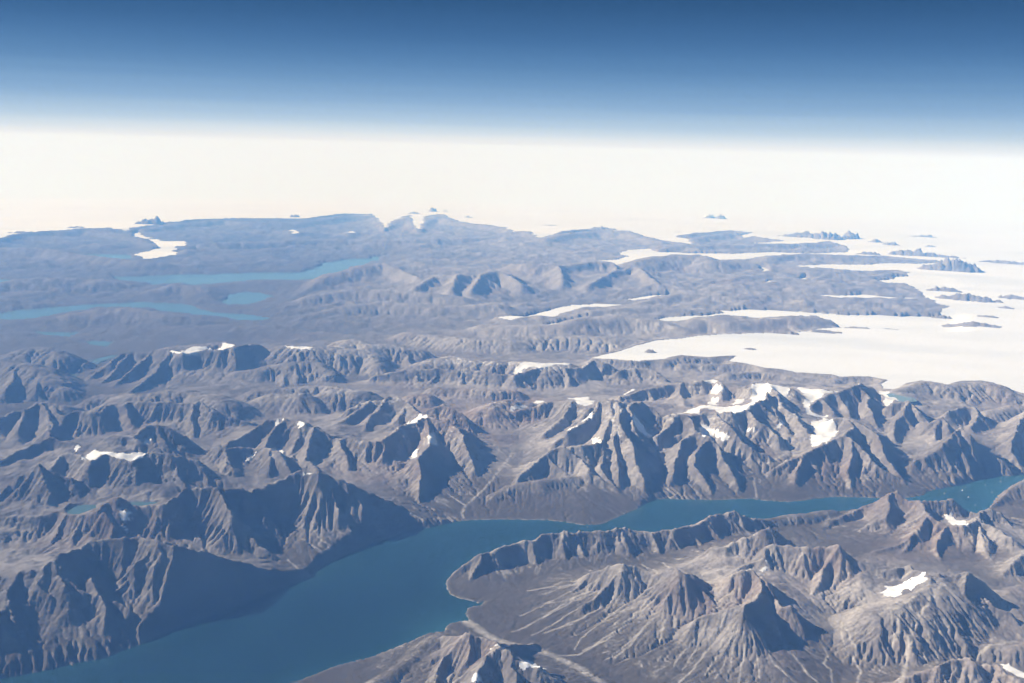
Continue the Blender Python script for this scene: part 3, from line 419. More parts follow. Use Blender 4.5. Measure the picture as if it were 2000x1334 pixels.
LAKES = [
 (0.828,[(-13.069,27.866),(-13.062,28.2),(-12.815,28.352),(-12.372,28.416),(-12.273,28.085),(-12.207,27.65),(-12.511,27.468),(-12.853,27.553)]),
 (0.92,[(-11.49,28.484),(-11.32,28.658),(-10.493,28.668),(-10.479,28.404),(-10.909,28.295),(-11.307,28.313)]),
 (0.966,[(17.576,44.846),(17.904,44.757),(18.216,44.162),(18.139,43.661),(17.659,43.485),(17.475,43.464),(17.504,44.33)]),
 (0.046,[(-22.433,47.752),(-21.941,47.947),(-21.887,49.635),(-22.099,51.755),(-21.701,52.849),(-21.295,52.538),(-21.829,51.105),(-21.631,49.036),(-21.57,47.399),(-22.207,47.395)]),
]
SNOWS = [
 ('glacier',1.2,[(13.175,44.918),(14.684,42.622),(14.536,43.349),(13.652,42.355),(12.885,41.459),(12.606,40.855),(12.644,40.581),(13.249,40.545),(12.938,38.735),(12.98,38.468),(12.992,38.162),(12.365,36.995),(11.848,35.976),(11.516,36.601),(11.57,37.012),(12.147,38.44),(11.992,38.837),(13.032,40.196),(12.41,40.34),(12.399,41.077),(12.843,42.117),(13.059,43.873)]),
 ('glacier',1.25,[(5.85,38.519),(8.041,41.282),(8.654,40.755),(9.655,40.58),(10.167,40.708),(9.827,39.097),(9.357,38.391),(8.766,38.056),(8.506,39.992),(7.886,40.168),(7.667,39.529),(7.121,40.067),(6.254,38.04),(6.188,38.934)]),
 ('glacier',1.05,[(9.363,23.376),(9.615,23.66),(10.219,23.835),(10.601,23.767),(10.496,23.315),(10.08,23.173),(9.838,23.18),(9.58,22.842),(9.541,23.144)]),
 ('glacier',1.5,[(-13.688,30.463),(-14.009,31.588),(-13.863,31.875),(-13.405,31.498),(-13.07,31.421),(-12.072,31.732),(-11.688,30.536),(-11.93,30.031),(-12.439,30.28),(-12.744,30.53),(-13.503,31.412),(-13.144,29.981),(-13.486,30.295)]),
 ('glacier',1.6,[(-16.934,48.115),(-16.264,48.535),(-15.899,49.038),(-15.267,49.111),(-14.69,49.161),(-14.847,49.939),(-14.03,49.353),(-14.352,48.016),(-15.239,48.177),(-15.831,47.611),(-16.161,47.438)]),
 ('glacier',1.4,[(0.038,46.92),(0.409,47.53),(0.792,47.693),(1.622,47.616),(2.823,52.146),(2.838,47.615),(1.934,47.324),(1.543,46.895),(1.04,47.019),(0.538,46.862),(0.224,45.936)]),
 ('glacier',0.8,[(13.532,29.428),(13.745,29.371),(13.765,29.026),(14.136,29.143),(13.722,28.177),(13.506,28.037),(13.455,28.674)]),
 ('snow_field',1.8,[(11.309,42.716),(13.048,45.763),(12.104,42.121),(11.314,41.388),(11.195,41.788),(10.72,40.362)]),
 ('snow_field',1.7,[(10.662,43.043),(11.611,43.868),(11.107,41.865),(10.413,39.788),(9.967,39.258),(10.39,42.101),(10.494,42.391)]),
 ('snow_field',1.65,[(7.787,46.776),(7.709,43.871),(8.689,44.066),(8.958,44.555),(9.572,44.629),(10.321,47.147),(9.257,43.634),(8.893,43.871),(7.715,43.88)]),
 ('snow_field',1.4,[(9.028,43.575),(9.365,43.291),(9.301,42.669),(8.991,42.474),(8.881,43.074)]),
 ('snow_field',1.3,[(8.354,41.473),(8.824,42.457),(9.031,42.101),(8.694,40.947)]),
 ('snow_field',1.3,[(9.463,41.438),(9.761,42.042),(10.167,42.103),(9.943,41.584),(9.45,40.881)]),
 ('snow_field',1.25,[(7.429,37.644),(7.748,37.718),(7.99,37.115),(8.286,36.28),(8.01,36.386),(7.813,36.925),(7.256,35.88),(7.098,36.131)]),
 ('snow_field',1.3,[(8.896,37.697),(9.184,37.675),(9.546,37.257),(9.236,37.428),(8.949,37.544)]),
 ('snow_field',1.25,[(4.664,37.275),(4.878,37.561),(5.322,37.053),(5.473,37.031),(5.314,36.568),(5.026,36.346),(4.808,36.682)]),
 ('snow_field',1.5,[(2.828,37.95),(3.011,38.071),(3.183,37.564),(3.096,37.173),(2.841,37.725)]),
 ('snow_field',1.35,[(2.232,37.633),(2.632,37.607),(2.499,36.348),(2.195,36.154)]),
 ('snow_field',1.3,[(3.039,36.093),(3.252,35.776),(3.309,34.519),(3.087,34.377)]),
 ('snow_field',1.2,[(0.068,40.077),(0.394,40.359),(0.78,40.544),(0.505,40.168),(0.073,39.748),(-0.074,39.748),(-0.049,39.889)]),
 ('snow_field',1.2,[(0.966,42.896),(1.235,43.295),(1.489,42.982),(1.159,42.439)]),
 ('snow_field',1.5,[(2.437,43.965),(3.573,44.095),(3.458,43.328),(3.829,43.554),(3.51,42.46),(3.314,42.126),(2.819,39.228),(2.879,43.422)]),
 ('snow_field',1.3,[(17.278,45.676),(17.62,45.607),(17.63,43.841),(16.661,42.404),(16.158,41.407),(16.383,42.57)]),
 ('snow_field',1.3,[(10.54,38.228),(10.73,38.516),(11.082,38.81),(10.894,38.275),(10.7,38.136)]),
 ('snow_field',1.0,[(5.194,44.78),(5.609,45.812),(5.791,45.789),(5.395,44.971)]),
 ('snow_field',1.75,[(-8.703,35.072),(-8.694,35.249),(-8.465,35.305),(-8.309,35.255),(-8.493,35.211),(-8.546,34.632)]),
 ('snow_field',1.75,[(-7.7,34.873),(-7.569,34.816),(-7.369,34.602),(-7.594,34.596)]),
 ('snow_field',1.85,[(-6.333,29.297),(-5.781,28.944),(-5.801,28.94),(-6.032,28.999),(-6.236,29.027)]),
 ('snow_field',1.4,[(-2.986,34.631),(-2.796,35.184),(-2.613,34.702),(-2.658,34.088),(-2.806,33.635)]),
 ('snow_field',1.2,[(-3.56,33.844),(-3.329,34.313),(-3.206,33.52),(-3.471,33.653)]),
 ('snow_field',1.7,[(-4.162,37.113),(-3.585,36.865),(-3.099,36.431),(-3.041,36.05),(-3.424,35.717),(-3.814,35.298)]),
 ('snow_field',1.5,[(-4.97,38.092),(-4.803,38.618),(-4.617,38.594),(-4.86,38.243)]),
 ('snow_field',1.1,[(-9.08,32.508),(-8.898,32.847),(-8.752,32.804),(-8.809,32.664),(-8.966,32.416)]),
 ('snow_field',1.45,[(-11.723,50.2),(-10.884,49.894),(-10.244,50.03),(-10.202,49.489),(-10.785,49.426),(-11.394,49.78)]),
 ('snow_field',1.4,[(-8.485,33.581),(-8.294,33.924),(-7.94,33.589),(-7.804,32.27)]),
 ('snow_field',1.0,[(-0.377,19.992),(-0.207,19.83),(-0.009,20.019),(0.172,20.423),(0.173,20.351),(-0.034,19.646),(-0.29,19.876)]),
 ('snow_field',0.9,[(0.306,19.368),(0.395,20.468),(0.557,20.464),(0.873,20.261),(0.719,19.221),(0.446,19.32),(0.308,19.322)]),
 ('snow_field',0.75,[(-0.688,18.752),(-0.642,18.887),(-0.451,18.848),(-0.422,18.782),(-0.471,18.671),(-0.627,18.556)]),
 ('snow_field',1.15,[(12.928,29.74),(13.246,29.917),(13.476,29.779),(13.122,29.697)]),
 ('snow_field',1.15,[(-10.878,26.334),(-10.674,26.417),(-10.546,26.36),(-10.562,26.246),(-10.457,26.216),(-10.609,26.12),(-10.75,26.17),(-10.826,26.283)]),
 ('snow_field',1.1,[(-10.773,26.088),(-10.607,26.013),(-10.412,26.056),(-10.418,26.018),(-10.598,25.981)]),
 ('snow_field',1.1,[(11.15,20.741),(11.243,20.691),(11.531,20.31),(11.561,19.884),(11.411,19.876),(11.199,20.307)]),
 ('snow_field',1.0,[(6.6,24.578),(6.696,24.708),(6.874,24.753),(6.908,24.712),(6.776,24.593),(6.682,24.463)]),
 ('snow_field',0.9,[(14.522,42.009),(14.63,42.027),(14.348,41.301)]),
 ('snow_field',1.1,[(-12.379,32.132),(-12.55,32.811),(-12.284,33.0),(-12.342,32.846)]),
 ('snow_field',1.3,[(-14.613,32.037),(-14.548,32.249),(-14.411,32.083),(-14.394,31.729)]),
]
STREAMS = [
 (0.14,[(-1.392,23.012),(-1.136,23.081),(-0.86,22.715),(-0.588,22.273),(-0.231,21.736),(0.177,21.533),(0.482,21.427),(0.782,21.243),(1.08,21.08),(1.284,20.944),(1.565,20.655),(1.704,20.522),(1.91,20.166),(2.172,19.854),(2.316,19.555)]),
 (0.05,[(-0.929,22.82),(-0.86,22.715),(-0.666,22.668)]),
 (0.05,[(0.103,35.545),(-0.352,33.355),(-0.771,32.191),(-1.089,31.359),(-1.397,30.652),(-1.458,30.219),(-1.394,29.832)]),
 (0.03,[(8.096,21.907),(8.079,21.477),(8.09,21.129),(7.99,20.968),(8.018,20.509),(7.699,19.921)]),
 (0.02,[(8.087,22.263),(7.945,21.816),(7.876,21.181)]),
 (0.03,[(7.421,21.457),(7.432,21.089),(7.212,20.751),(7.327,20.547),(7.164,19.934)]),
 (0.03,[(1.232,21.121),(1.692,21.265),(2.007,21.466),(2.348,21.895),(2.674,22.12)]),
 (0.03,[(3.812,26.212),(4.003,25.529),(4.007,23.831)]),
 (0.03,[(4.388,26.185),(4.452,25.27),(4.719,25.191)]),
 (0.03,[(0.578,24.56),(1.201,24.682),(1.487,24.93)]),
 (0.04,[(-3.09,29.458),(-2.79,29.314),(-2.399,29.037)]),
 (0.03,[(-5.903,26.996),(-5.548,26.708),(-5.057,26.256)]),
 (0.03,[(-5.714,27.539),(-5.322,26.885),(-4.845,26.715),(-4.616,26.787)]),
 (0.04,[(-4.886,27.397),(-4.513,27.428),(-4.316,27.262)]),
 (0.03,[(-4.041,28.272),(-3.782,28.24),(-3.538,28.17)]),
 (0.02,[(-2.204,30.138),(-1.71,29.605)]),
 (0.04,[(8.735,34.154),(8.652,33.204),(8.511,32.579)]),
 (0.04,[(5.499,32.901),(5.489,32.311)]),
 (0.03,[(0.121,32.011),(1.018,33.342),(1.701,35.672)]),
 (0.04,[(9.386,34.544),(10.13,34.775),(11.219,36.411)]),
 (0.04,[(-10.293,21.769),(-9.958,21.523),(-9.684,21.072),(-9.586,20.611),(-9.612,20.422)]),
 (0.03,[(-8.312,22.389),(-8.111,22.225),(-7.855,22.287)]),
 (0.04,[(-6.035,25.887),(-5.637,25.219),(-5.262,25.269)]),
 (0.03,[(2.256,24.146),(1.671,23.824),(0.82,22.932),(0.175,22.28)]),
 (0.022,[(2.487,23.696),(1.878,23.362),(1.234,22.751),(0.647,22.167)]),
 (0.035,[(2.863,23.485),(2.245,23.054),(1.516,22.627),(0.964,22.287)]),
 (0.02,[(2.072,24.421),(1.278,23.961),(0.368,23.188)]),
 (0.02,[(2.186,24.095),(1.423,23.449),(0.494,22.646)]),
 (0.02,[(2.981,23.33),(2.406,22.63),(1.79,21.896),(1.643,21.471)]),
 (0.035,[(3.587,22.994),(2.882,22.333),(2.335,21.766),(1.69,21.24)]),
 (0.025,[(3.389,22.914),(2.816,22.288),(2.268,21.696),(1.824,21.431)]),
 (0.03,[(3.697,22.592),(3.282,22.012),(2.845,21.371),(2.543,21.029)]),
 (0.02,[(3.575,22.367),(2.935,21.642),(2.456,21.064),(2.299,20.957)]),
 (0.04,[(3.851,22.321),(3.733,21.913),(3.658,21.584)]),
 (0.04,[(4.134,22.325),(4.07,22.094),(3.972,21.845)]),
 (0.02,[(3.405,23.667),(2.828,23.072),(2.196,22.384)]),
 (0.025,[(4.664,21.547),(4.339,21.326),(4.016,20.951),(3.802,20.511)]),
 (0.02,[(4.715,21.483),(4.434,21.15),(3.959,20.382)]),
 (0.03,[(5.064,21.457),(4.733,21.164),(4.249,20.398),(3.824,19.892)]),
 (0.02,[(5.156,21.302),(4.848,20.851),(4.419,20.063)]),
 (0.02,[(5.263,21.249),(5.084,20.847),(4.624,19.943)]),
 (0.025,[(5.369,21.196),(5.141,20.703),(4.837,19.867)]),
 (0.025,[(5.453,21.016),(5.393,20.639),(5.099,19.777)]),
 (0.025,[(5.602,21.189),(5.663,20.697),(5.578,19.898)]),
 (0.03,[(5.801,21.243),(5.931,20.833),(6.029,20.332),(6.292,19.786)]),
 (0.035,[(6.399,22.547),(6.378,21.762),(6.481,20.937),(6.828,19.868)]),
 (0.025,[(6.785,22.09),(6.865,21.726),(7.036,21.196)]),
 (0.06,[(10.864,23.213),(10.148,22.373),(9.639,21.759),(9.316,21.237),(9.083,20.75),(8.36,19.246)]),
 (0.05,[(10.174,21.857),(9.828,21.429),(9.609,20.986),(9.368,20.565)]),
 (0.04,[(10.588,21.944),(10.106,21.484),(9.717,20.639)]),
 (0.03,[(9.13,21.978),(8.991,21.377),(8.828,21.034)]),
 (0.03,[(9.298,21.937),(9.191,21.53),(9.002,21.224)]),
 (0.05,[(11.966,21.588),(11.442,21.447),(11.0,21.136),(10.761,20.976)]),
 (0.06,[(10.218,22.886),(9.717,22.406),(9.292,22.093),(9.055,22.191)]),
 (0.05,[(8.484,22.566),(8.932,23.135),(9.486,23.712),(10.01,24.155),(10.401,24.158)]),
 (0.03,[(-2.147,31.639),(-1.769,31.18),(-1.402,30.761)]),
 (0.04,[(-4.209,32.775),(-4.569,32.144),(-4.829,31.531)]),
 (0.06,[(11.963,38.349),(11.339,37.227),(10.961,36.724),(9.929,35.593),(9.533,35.165)]),
]
NUNATAKS = [
 (45.64,153.5,4.53,0.7),(47.32,150.65,1.827,0.828),(51.95,154.12,1.171,0.853),(53.0,146.49,0.801,0.409),(53.43,141.59,0.856,0.397),(43.52,122.54,1.338,0.284),
 (49.23,123.43,2.734,0.523),(52.5,122.14,2.051,0.232),(46.25,105.06,2.657,0.803),(57.53,115.68,2.326,0.226),(37.56,86.16,1.45,0.247),(37.1,80.17,2.045,0.348),
 (41.59,82.11,1.183,0.241),(34.09,70.61,0.605,0.103),(31.04,66.67,1.513,0.193),(22.4,64.22,0.787,0.119),(24.64,63.93,0.529,0.06),(19.57,62.04,1.004,0.085),
 (16.76,61.22,1.143,0.166),(13.45,55.2,0.263,0.075),(7.59,53.54,0.278,0.118),(11.15,57.64,0.151,0.051),(35.86,74.81,0.427,0.073),(37.91,75.83,0.436,0.111),
 (31.09,71.32,0.6,0.17),(67.92,165.7,1.612,0.313),(95.93,223.49,1.563,0.532),(79.98,211.51,0.814,0.395),(84.77,212.64,0.824,0.3),(58.6,140.44,0.548,0.2),
 (14.04,159.22,1.85,0.349),(43.01,220.53,1.156,0.589),(44.77,218.07,1.03,0.681),(41.24,234.01,0.489,0.312),(25.63,157.68,0.616,0.14),(5.93,166.77,1.287,0.146),
 (-17.76,215.49,0.778,0.662),(-20.1,200.4,1.036,0.352),(-15.19,218.16,0.45,0.287),(-38.35,174.81,0.69,0.391),(-41.29,167.63,1.776,0.226),(-52.63,147.49,2.617,0.685),
 (-8.76,188.12,0.581,0.247),(-59.85,136.25,1.148,0.195),(-61.63,124.82,1.432,0.183),
]
BERGS = [
 (15.412,33.569),(16.218,33.962),(16.121,33.253),(17.344,34.615),(18.127,35.084),(15.975,32.416),
 (2.51,29.419),(15.47,32.991),(17.215,33.825),
]

SNOW_LABELS = [
 'broad white valley glacier spilling down between the snowy peaks above the shore cliffs',
 'long narrow white glacier band running behind the jagged crest of the great massif',
 'bright oval glacier patch lying on the brown plateau in a grey moraine basin',
 'thin white icefield draped along the top of the dark gullied wall',
 'flat white ice cap along the rim of the high mesa',
 'white ice cap on the edge of the long pale escarpment',
 'small hanging glacier in the bowl of the peak beside the bay',
 'snow cap covering the summit block west of the broad valley glacier',
 'wide snowfield sweeping over the saddle above the narrow glacier band',
 'thin strip of snow along the crest behind the narrow glacier band',
 'steep snow couloir dropping from the snowy back crest',
 'short snow apron just above the narrow glacier band',
 'small snowfield between two rock ribs above the narrow glacier band',
 'snow basin under the pass between the massif and the cirque spur',
 'curved snow strip at the foot of the cirque wall',
 'shaded snow gully in the deep cleft beside the highest massif summit',
 'diagonal snow patch high on the western ribs of the massif',
 'narrow slanting snow ledge below the western ribs of the massif',
 'tiny snow patch in the pale bowl above the fluted trapezoid hill',
 'snow bank on the low shoulder west of the massif',
 'small snow lens behind the shoulder west of the massif',
 'white col glacier behind the western summit of the massif',
 'snow tongue running down from the sharp peak beside the meltwater pond',
 'snow patch in the shaded corrie west of the valley glacier snout',
 'pale snow streak on the smooth slope behind the massif',
 'crescent of snow on the side of the reddish dome',
 'small triangle of snow at the shoulder of the reddish dome',
 'thin snow cap on the summit of the double spurred shore mountain',
 'bright snow patch in the high bowl of the dark central cliffs',
 'snow streak on the spur below the dark central cliffs',
 'long thin snow crest along the ridge of the finely fluted mountain',
 'slanting snow line in the gully of the finely fluted mountain',
 'small bright snow patch under the short ridge beside the reddish dome',
 'flat snow strip on the rounded summit beside the mesa',
 'thin arc of snow along the short ridge top below the reddish dome',
 'snow cap on the near peak above the braided river',
 'slanting snow bank on the near crest beside the braided river',
 'small snow patch low on the near slope under the snow capped peak',
 'thin snow cap on the crest of the peak beside the bay',
 'grey snow patch in the dark shaded bowl above the fjord',
 'narrow grey snow streak below the patch in the shaded bowl',
 'snow strip behind the nearest dark crest in the corner',
 'pale snow notch behind the dark summit of the great scree cone',
 'tiny snow speck on the sharp peak beside the meltwater pond',
 'small snow ledge on the twin dark summit',
 'small snow tip at the end of the icefield wall',
]
WATER_LABELS = ['long pale turquoise fjord arm beyond the far brown hills',
 'small pale lake at the foot of the distant ice tongue',
 'far blue inlet at the edge between low hills, beyond the dome mountains',
 'winding pale blue fjord between the low hills in front of the turquoise arm',
 'short blue bay beside the pinkish point of the distant snow range',
 'small faint lake on the low plain nearest the winding fjord',
 'smallest faint lake on the low plain before the mesa']
LAKE_LABELS = ['turquoise mountain lake below the dark conical peak',
 'narrow turquoise lake under the gullied icefield wall',
 'small turquoise pond behind the sharp peak with the snow tongue',
 'pale river reach beside the foot of the mesa']


# ------------------------------------------------------------------ noise
def hash2(ix, iy, seed):
    h = (ix.astype(np.int64) * 374761393 + iy.astype(np.int64) * 668265263 + seed * 1442695041) & 0xFFFFFFFF
    h = ((h ^ (h >> 13)) * 1274126177) & 0xFFFFFFFF
    h = h ^ (h >> 16)
    return (h & 0xFFFFFF).astype(np.float32) / 0xFFFFFF

def vnoise(x, y, seed=0):
    ix = np.floor(x); iy = np.floor(y)
    fx = (x - ix).astype(np.float32); fy = (y - iy).astype(np.float32)
    ux = fx * fx * fx * (fx * (fx * 6 - 15) + 10); uy = fy * fy * fy * (fy * (fy * 6 - 15) + 10)
    ix = ix.astype(np.int64); iy = iy.astype(np.int64)
    a = hash2(ix, iy, seed); b = hash2(ix + 1, iy, seed)
    c = hash2(ix, iy + 1, seed); d = hash2(ix + 1, iy + 1, seed)
    return (a + (b - a) * ux) * (1 - uy) + (c + (d - c) * ux) * uy

def fbm(x, y, octs, seed=0, gain=0.5, ridge=False):
    s = np.zeros(x.shape, np.float32); a = 1.0; tot = 0.0
    for o in range(octs):
        c, sn = math.cos(o * 1.1 + 0.4), math.sin(o * 1.1 + 0.4)
        n = vnoise((x * c - y * sn) * (2.03 ** o) + 17.3 * o, (x * sn + y * c) * (2.03 ** o) - 9.1 * o, seed + o)
        n = 2 * n - 1
        if ridge:
            n = 1 - 2 * np.abs(n)
        s += a * n; tot += a; a *= gain
    return s / tot

# ------------------------------------------------------------------ grid: rings and rays round the point below the plane
TH0, TH1 = rad(-35.0), rad(35.5)
R0 = 15.6

class Grid:
    def __init__(g, delta, rmax):
        g.delta = delta
        g.nc = int((TH1 - TH0) / delta) + 1
        g.nr = int(math.log(rmax / R0) / delta) + 1
        g.th = (TH0 + np.arange(g.nc) * delta).astype(np.float64)
        g.r = R0 * np.exp(np.arange(g.nr) * delta)
        g.X = (g.r[:, None] * np.sin(g.th)[None, :])
        g.Y = (g.r[:, None] * np.cos(g.th)[None, :])
        g.D = np.broadcast_to(g.r[:, None], g.X.shape)
        g.cell = (g.r * delta)[:, None]

    def window(g, xs, ys, pad):
        cx, cy = (min(xs) + max(xs)) / 2, (min(ys) + max(ys)) / 2
        hr = math.hypot(max(xs) - min(xs), max(ys) - min(ys)) / 2 + pad
        rc = math.hypot(cx, cy)
        if rc <= hr + 1: return None
        ta = math.atan2(cx, cy); dt = math.asin(min(0.99, hr / rc))
        c0 = int((ta - dt - TH0) / g.delta) - 1; c1 = int((ta + dt - TH0) / g.delta) + 2
        r0 = int(math.log(max(rc - hr, R0) / R0) / g.delta) - 1; r1 = int(math.log(max(rc + hr, R0) / R0) / g.delta) + 2
        c0 = max(c0, 0); r0 = max(r0, 0); c1 = min(c1, g.nc); r1 = min(r1, g.nr)
        if c0 >= c1 or r0 >= r1: return None
        return slice(r0, r1), slice(c0, c1)

def densify(poly, closed=True, amp=0.0, step=1.0, seed=1):
    return poly

def in_poly(g, poly, X=None, Y=None):
    """mask of the grid points inside a polygon"""
    xs = [p[0] for p in poly]; ys = [p[1] for p in poly]
    mask = np.zeros((g.nr, g.nc), bool)
    cx, cy = (min(xs) + max(xs)) / 2, (min(ys) + max(ys)) / 2
    win = g.window(xs, ys, 1.0)
    if win is None:
        win = (slice(0, g.nr), slice(0, g.nc))
    X = (g.X if X is None else X)[win]; Y = (g.Y if Y is None else Y)[win]
    m = np.zeros(X.shape, bool)
    n = len(poly)
    for i in range(n):
        x1, y1 = poly[i]; x2, y2 = poly[(i + 1) % n]
        if y1 == y2: continue
        cond = (Y > min(y1, y2)) & (Y <= max(y1, y2))
        if not cond.any(): continue
        xi = x1 + (Y - y1) * ((x2 - x1) / (y2 - y1))
        m ^= cond & (X < xi)
    mask[win] = m
    return mask

def line_dist(g, pts, maxd, closed=False, X=None, Y=None, out=None):
    """distance to a polyline, up to maxd"""
    D = np.full((g.nr, g.nc), maxd, np.float32) if out is None else out
    X = g.X if X is None else X; Y = g.Y if Y is None else Y
    n = len(pts)
    for i in range(n if closed else n - 1):
        a = pts[i]; b = pts[(i + 1) % n]
        w = g.window([a[0], b[0]], [a[1], b[1]], maxd)
        if w is None: continue
        dx, dy = b[0] - a[0], b[1] - a[1]; L2 = dx * dx + dy * dy + 1e-9
        px = X[w] - a[0]; py = Y[w] - a[1]
        t = np.clip((px * dx + py * dy) / L2, 0, 1)
        d = np.hypot(px - t * dx, py - t * dy)
        np.minimum(D[w], d, out=D[w])
    return D

def blur(a, n=1):
    for _ in range(n):
        p = np.pad(a, 1, mode='edge')
        a = (p[:-2, 1:-1] + p[2:, 1:-1] + p[1:-1, :-2] + p[1:-1, 2:] + 4 * p[1:-1, 1:-1]) / 8
    return a

def upsample(a, g0, g1):
    fr = np.clip(np.arange(g1.nr) * g1.delta / g0.delta, 0, g0.nr - 1.001)
    fc = np.clip(np.arange(g1.nc) * g1.delta / g0.delta, 0, g0.nc - 1.001)
    r = fr.astype(int); c = fc.astype(int); tr = (fr - r)[:, None]; tc = (fc - c)[None, :]
    A = a[r] * (1 - tr) + a[r + 1] * tr
    return (A[:, c] * (1 - tc) + A[:, c + 1] * tc)

def up_nearest(a, g0, g1):
    r = np.clip(np.round(np.arange(g1.nr) * g1.delta / g0.delta).astype(int), 0, g0.nr - 1)
    c = np.clip(np.round(np.arange(g1.nc) * g1.delta / g0.delta).astype(int), 0, g0.nc - 1)
    return a[r][:, c]

# ------------------------------------------------------------------ terrain: ridges and spurs over valley floors
DEL = 1 / 835.0
RNEAR = 58.0
NEARN = int(math.log(RNEAR / R0) / DEL) + 1
G1 = Grid(2 * DEL, 225.0)
rng = np.random.default_rng(11)

def build_base(g):
    # valley floor level, interpolated between surveyed points
    num = np.zeros(g.X.shape); den = np.zeros(g.X.shape)
    for x, y, h in BASE:
        sc = 1.0 / (math.hypot(x, y) ** 2)
        w = 1.0 / ((g.X - x) ** 2 + (g.Y - y) ** 2 + 0.4) ** 1.7
        num += w * h; den += w
    return (num / den)

wx = fbm(G1.X * 0.9, G1.Y * 0.9, 3, 5) ; wy = fbm(G1.X * 0.9 + 40, G1.Y * 0.9, 3, 9)
WX = G1.X + wx * 0.16; WY = G1.Y + wy * 0.16
base = build_base(G1)
def fjord_sd(g, maxd):
    fj = in_poly(g, FJORD); d = line_dist(g, FJORD, maxd, True)
    return np.where(fj, 0, d)
shore_far = fjord_sd(G1, 3.2)
base = base * np.clip(shore_far / 3.2, 0, 1) ** 0.8
far = np.clip((G1.D - 48) / 25, 0, 1)
base = base + 0.035 * fbm(G1.X * 0.5, G1.Y * 0.5, 3, 21) * (1 - far)
hum = fbm(G1.X * 0.28, G1.Y * 0.28, 5, 33, 0.55, ridge=True)
hum2 = fbm(G1.X * 0.12, G1.Y * 0.12, 4, 37, 0.6, ridge=True)
base = base + far * (0.0 + 0.22 * hum + 0.24 * hum2)
hi = np.clip((base - 0.38) / 0.4, 0, 1) * (1 - far)
base = base + hi * 0.20 * fbm(G1.X * 0.55, G1.Y * 0.55, 5, 41, 0.58, ridge=True)
base = np.maximum(base, 0.01)

H = base.copy()
MID = np.full(H.shape, -1, np.int16)
REL = np.zeros(H.shape, np.float32)      # relief of the ridge that owns a cell
CRD = np.full(H.shape, 9.0, np.float32)  # distance to that crest

def stamp(mid, a, b, style, k, p):
    ra = max(a[2], b[2])
    L = k * ra * (1.05 if style == 'r' else 1.9) + 0.1
    w = G1.window([a[0], b[0]], [a[1], b[1]], L)
    if w is None: return
    dx, dy = b[0] - a[0], b[1] - a[1]; L2 = dx * dx + dy * dy + 1e-9
    px = WX[w] - a[0]; py = WY[w] - a[1]
    t = np.clip((px * dx + py * dy) / L2, 0, 1)
    d = np.hypot(px - t * dx, py - t * dy)
    hr = a[2] + (b[2] - a[2]) * t
    bs = base[w]
    rel = np.maximum(hr - bs, 0.0)
    x = np.clip(d / (k * rel + 0.02), 0, 1)
    if style == 'r':
        f = (1 - x * x) ** 2
    else:
        kk = k / 1.7
        f = 0.60 * np.clip(1 - d / (0.9 * kk * rel + 0.02), 0, 1) ** 1.25 + 0.40 * np.clip(1 - d / (2.7 * kk * rel + 0.04), 0, 1) ** 1.4
    c = bs + rel * f
    cur = H[w]
    if style == 'r':
        # blend rounded hills
        kk = 0.03
        m = c > cur
        new = np.maximum(c, cur)
    else:
        m = c > cur
        new = np.where(m, c, cur)
    H[w] = new
    mm = m & (f > 0.012)
    MID[w] = np.where(mm, mid, MID[w])
    REL[w] = np.where(m, rel, REL[w])
    CRD[w] = np.where(m, d, CRD[w])

def base_at(x, y):
    i = int(round(math.log(max(math.hypot(x, y), R0) / R0) / G1.delta)); j = int(round((math.atan2(x, y) - TH0) / G1.delta))
    return float(base[min(max(i, 0), G1.nr - 1), min(max(j, 0), G1.nc - 1)])

FARS = set(i for i, n in enumerate(NAMES) if n.startswith('f_'))
def add_spurs(mid, st, pts):
    """side spurs running down off a crest"""
    fr_ = 2.4 if mid in FARS else (1.5 if st == 'r' else 1.0)
    acc = rng.uniform(0.1, 0.5); side = 1
    for a, b in zip(pts, pts[1:]):
        L = math.hypot(b[0] - a[0], b[1] - a[1]) + 1e-9
        ux, uy = (b[0] - a[0]) / L, (b[1] - a[1]) / L
        s = acc
        while s < L:
            t = s / L; x0 = a[0] + (b[0] - a[0]) * t; y0 = a[1] + (b[1] - a[1]) * t; h0 = a[2] + (b[2] - a[2]) * t
            side = -side
            bb = base_at(x0, y0); rel = h0 - bb
            if rel > 0.2:
                nx, ny = -uy * side, ux * side
                sk = rng.uniform(-0.45, 0.45)
                c, sn = math.cos(sk), math.sin(sk); nx, ny = nx * c - ny * sn, nx * sn + ny * c
                big = rng.random() < 0.3
                ln = rel * (rng.uniform(1.4, 2.2) if big else rng.uniform(0.6, 1.2)) * (0.75 if st == 's' else 1) * (fr_ if fr_ > 1 else 1)
                drop = rel * (rng.uniform(0.85, 0.97) if big else rng.uniform(0.62, 0.85))
                n = 3; P = [(x0, y0, h0 - 0.01)]
                for q in range(1, n + 1):
                    f = q / n
                    sk = rng.uniform(-0.3, 0.3); c, sn = math.cos(sk), math.sin(sk); nx, ny = nx * c - ny * sn, nx * sn + ny * c
                    P.append((P[-1][0] + nx * ln / n, P[-1][1] + ny * ln / n, h0 - drop * f ** (0.75 if big else 0.9)))
                for p1, p2 in zip(P, P[1:]): stamp(mid, p1, p2, 's', 1.25 if fr_ == 1 else 2.2, 1.3)
            s += (0.14 + rng.exponential(0.28)) * (1.0 if math.hypot(x0, y0) < 35 else 1.4) * fr_
        acc = s - L


# rounded things first, then sharp crests
for mid, st, pts in RIDGES:
    if st == 'r':
        k = 2.6 if mid not in FARS else 4.0
        for a, b in zip(pts, pts[1:]): stamp(mid, a, b, 'r', k, 2)
        if True: add_spurs(mid, st, pts)
for mid, st, pts in RIDGES:
    if st == 'r': continue
    k = 1.7 if mid not in FARS else 2.4
    for a, b in zip(pts, pts[1:]): stamp(mid, a, b, st, k, 1.2)
    add_spurs(mid, st, pts)

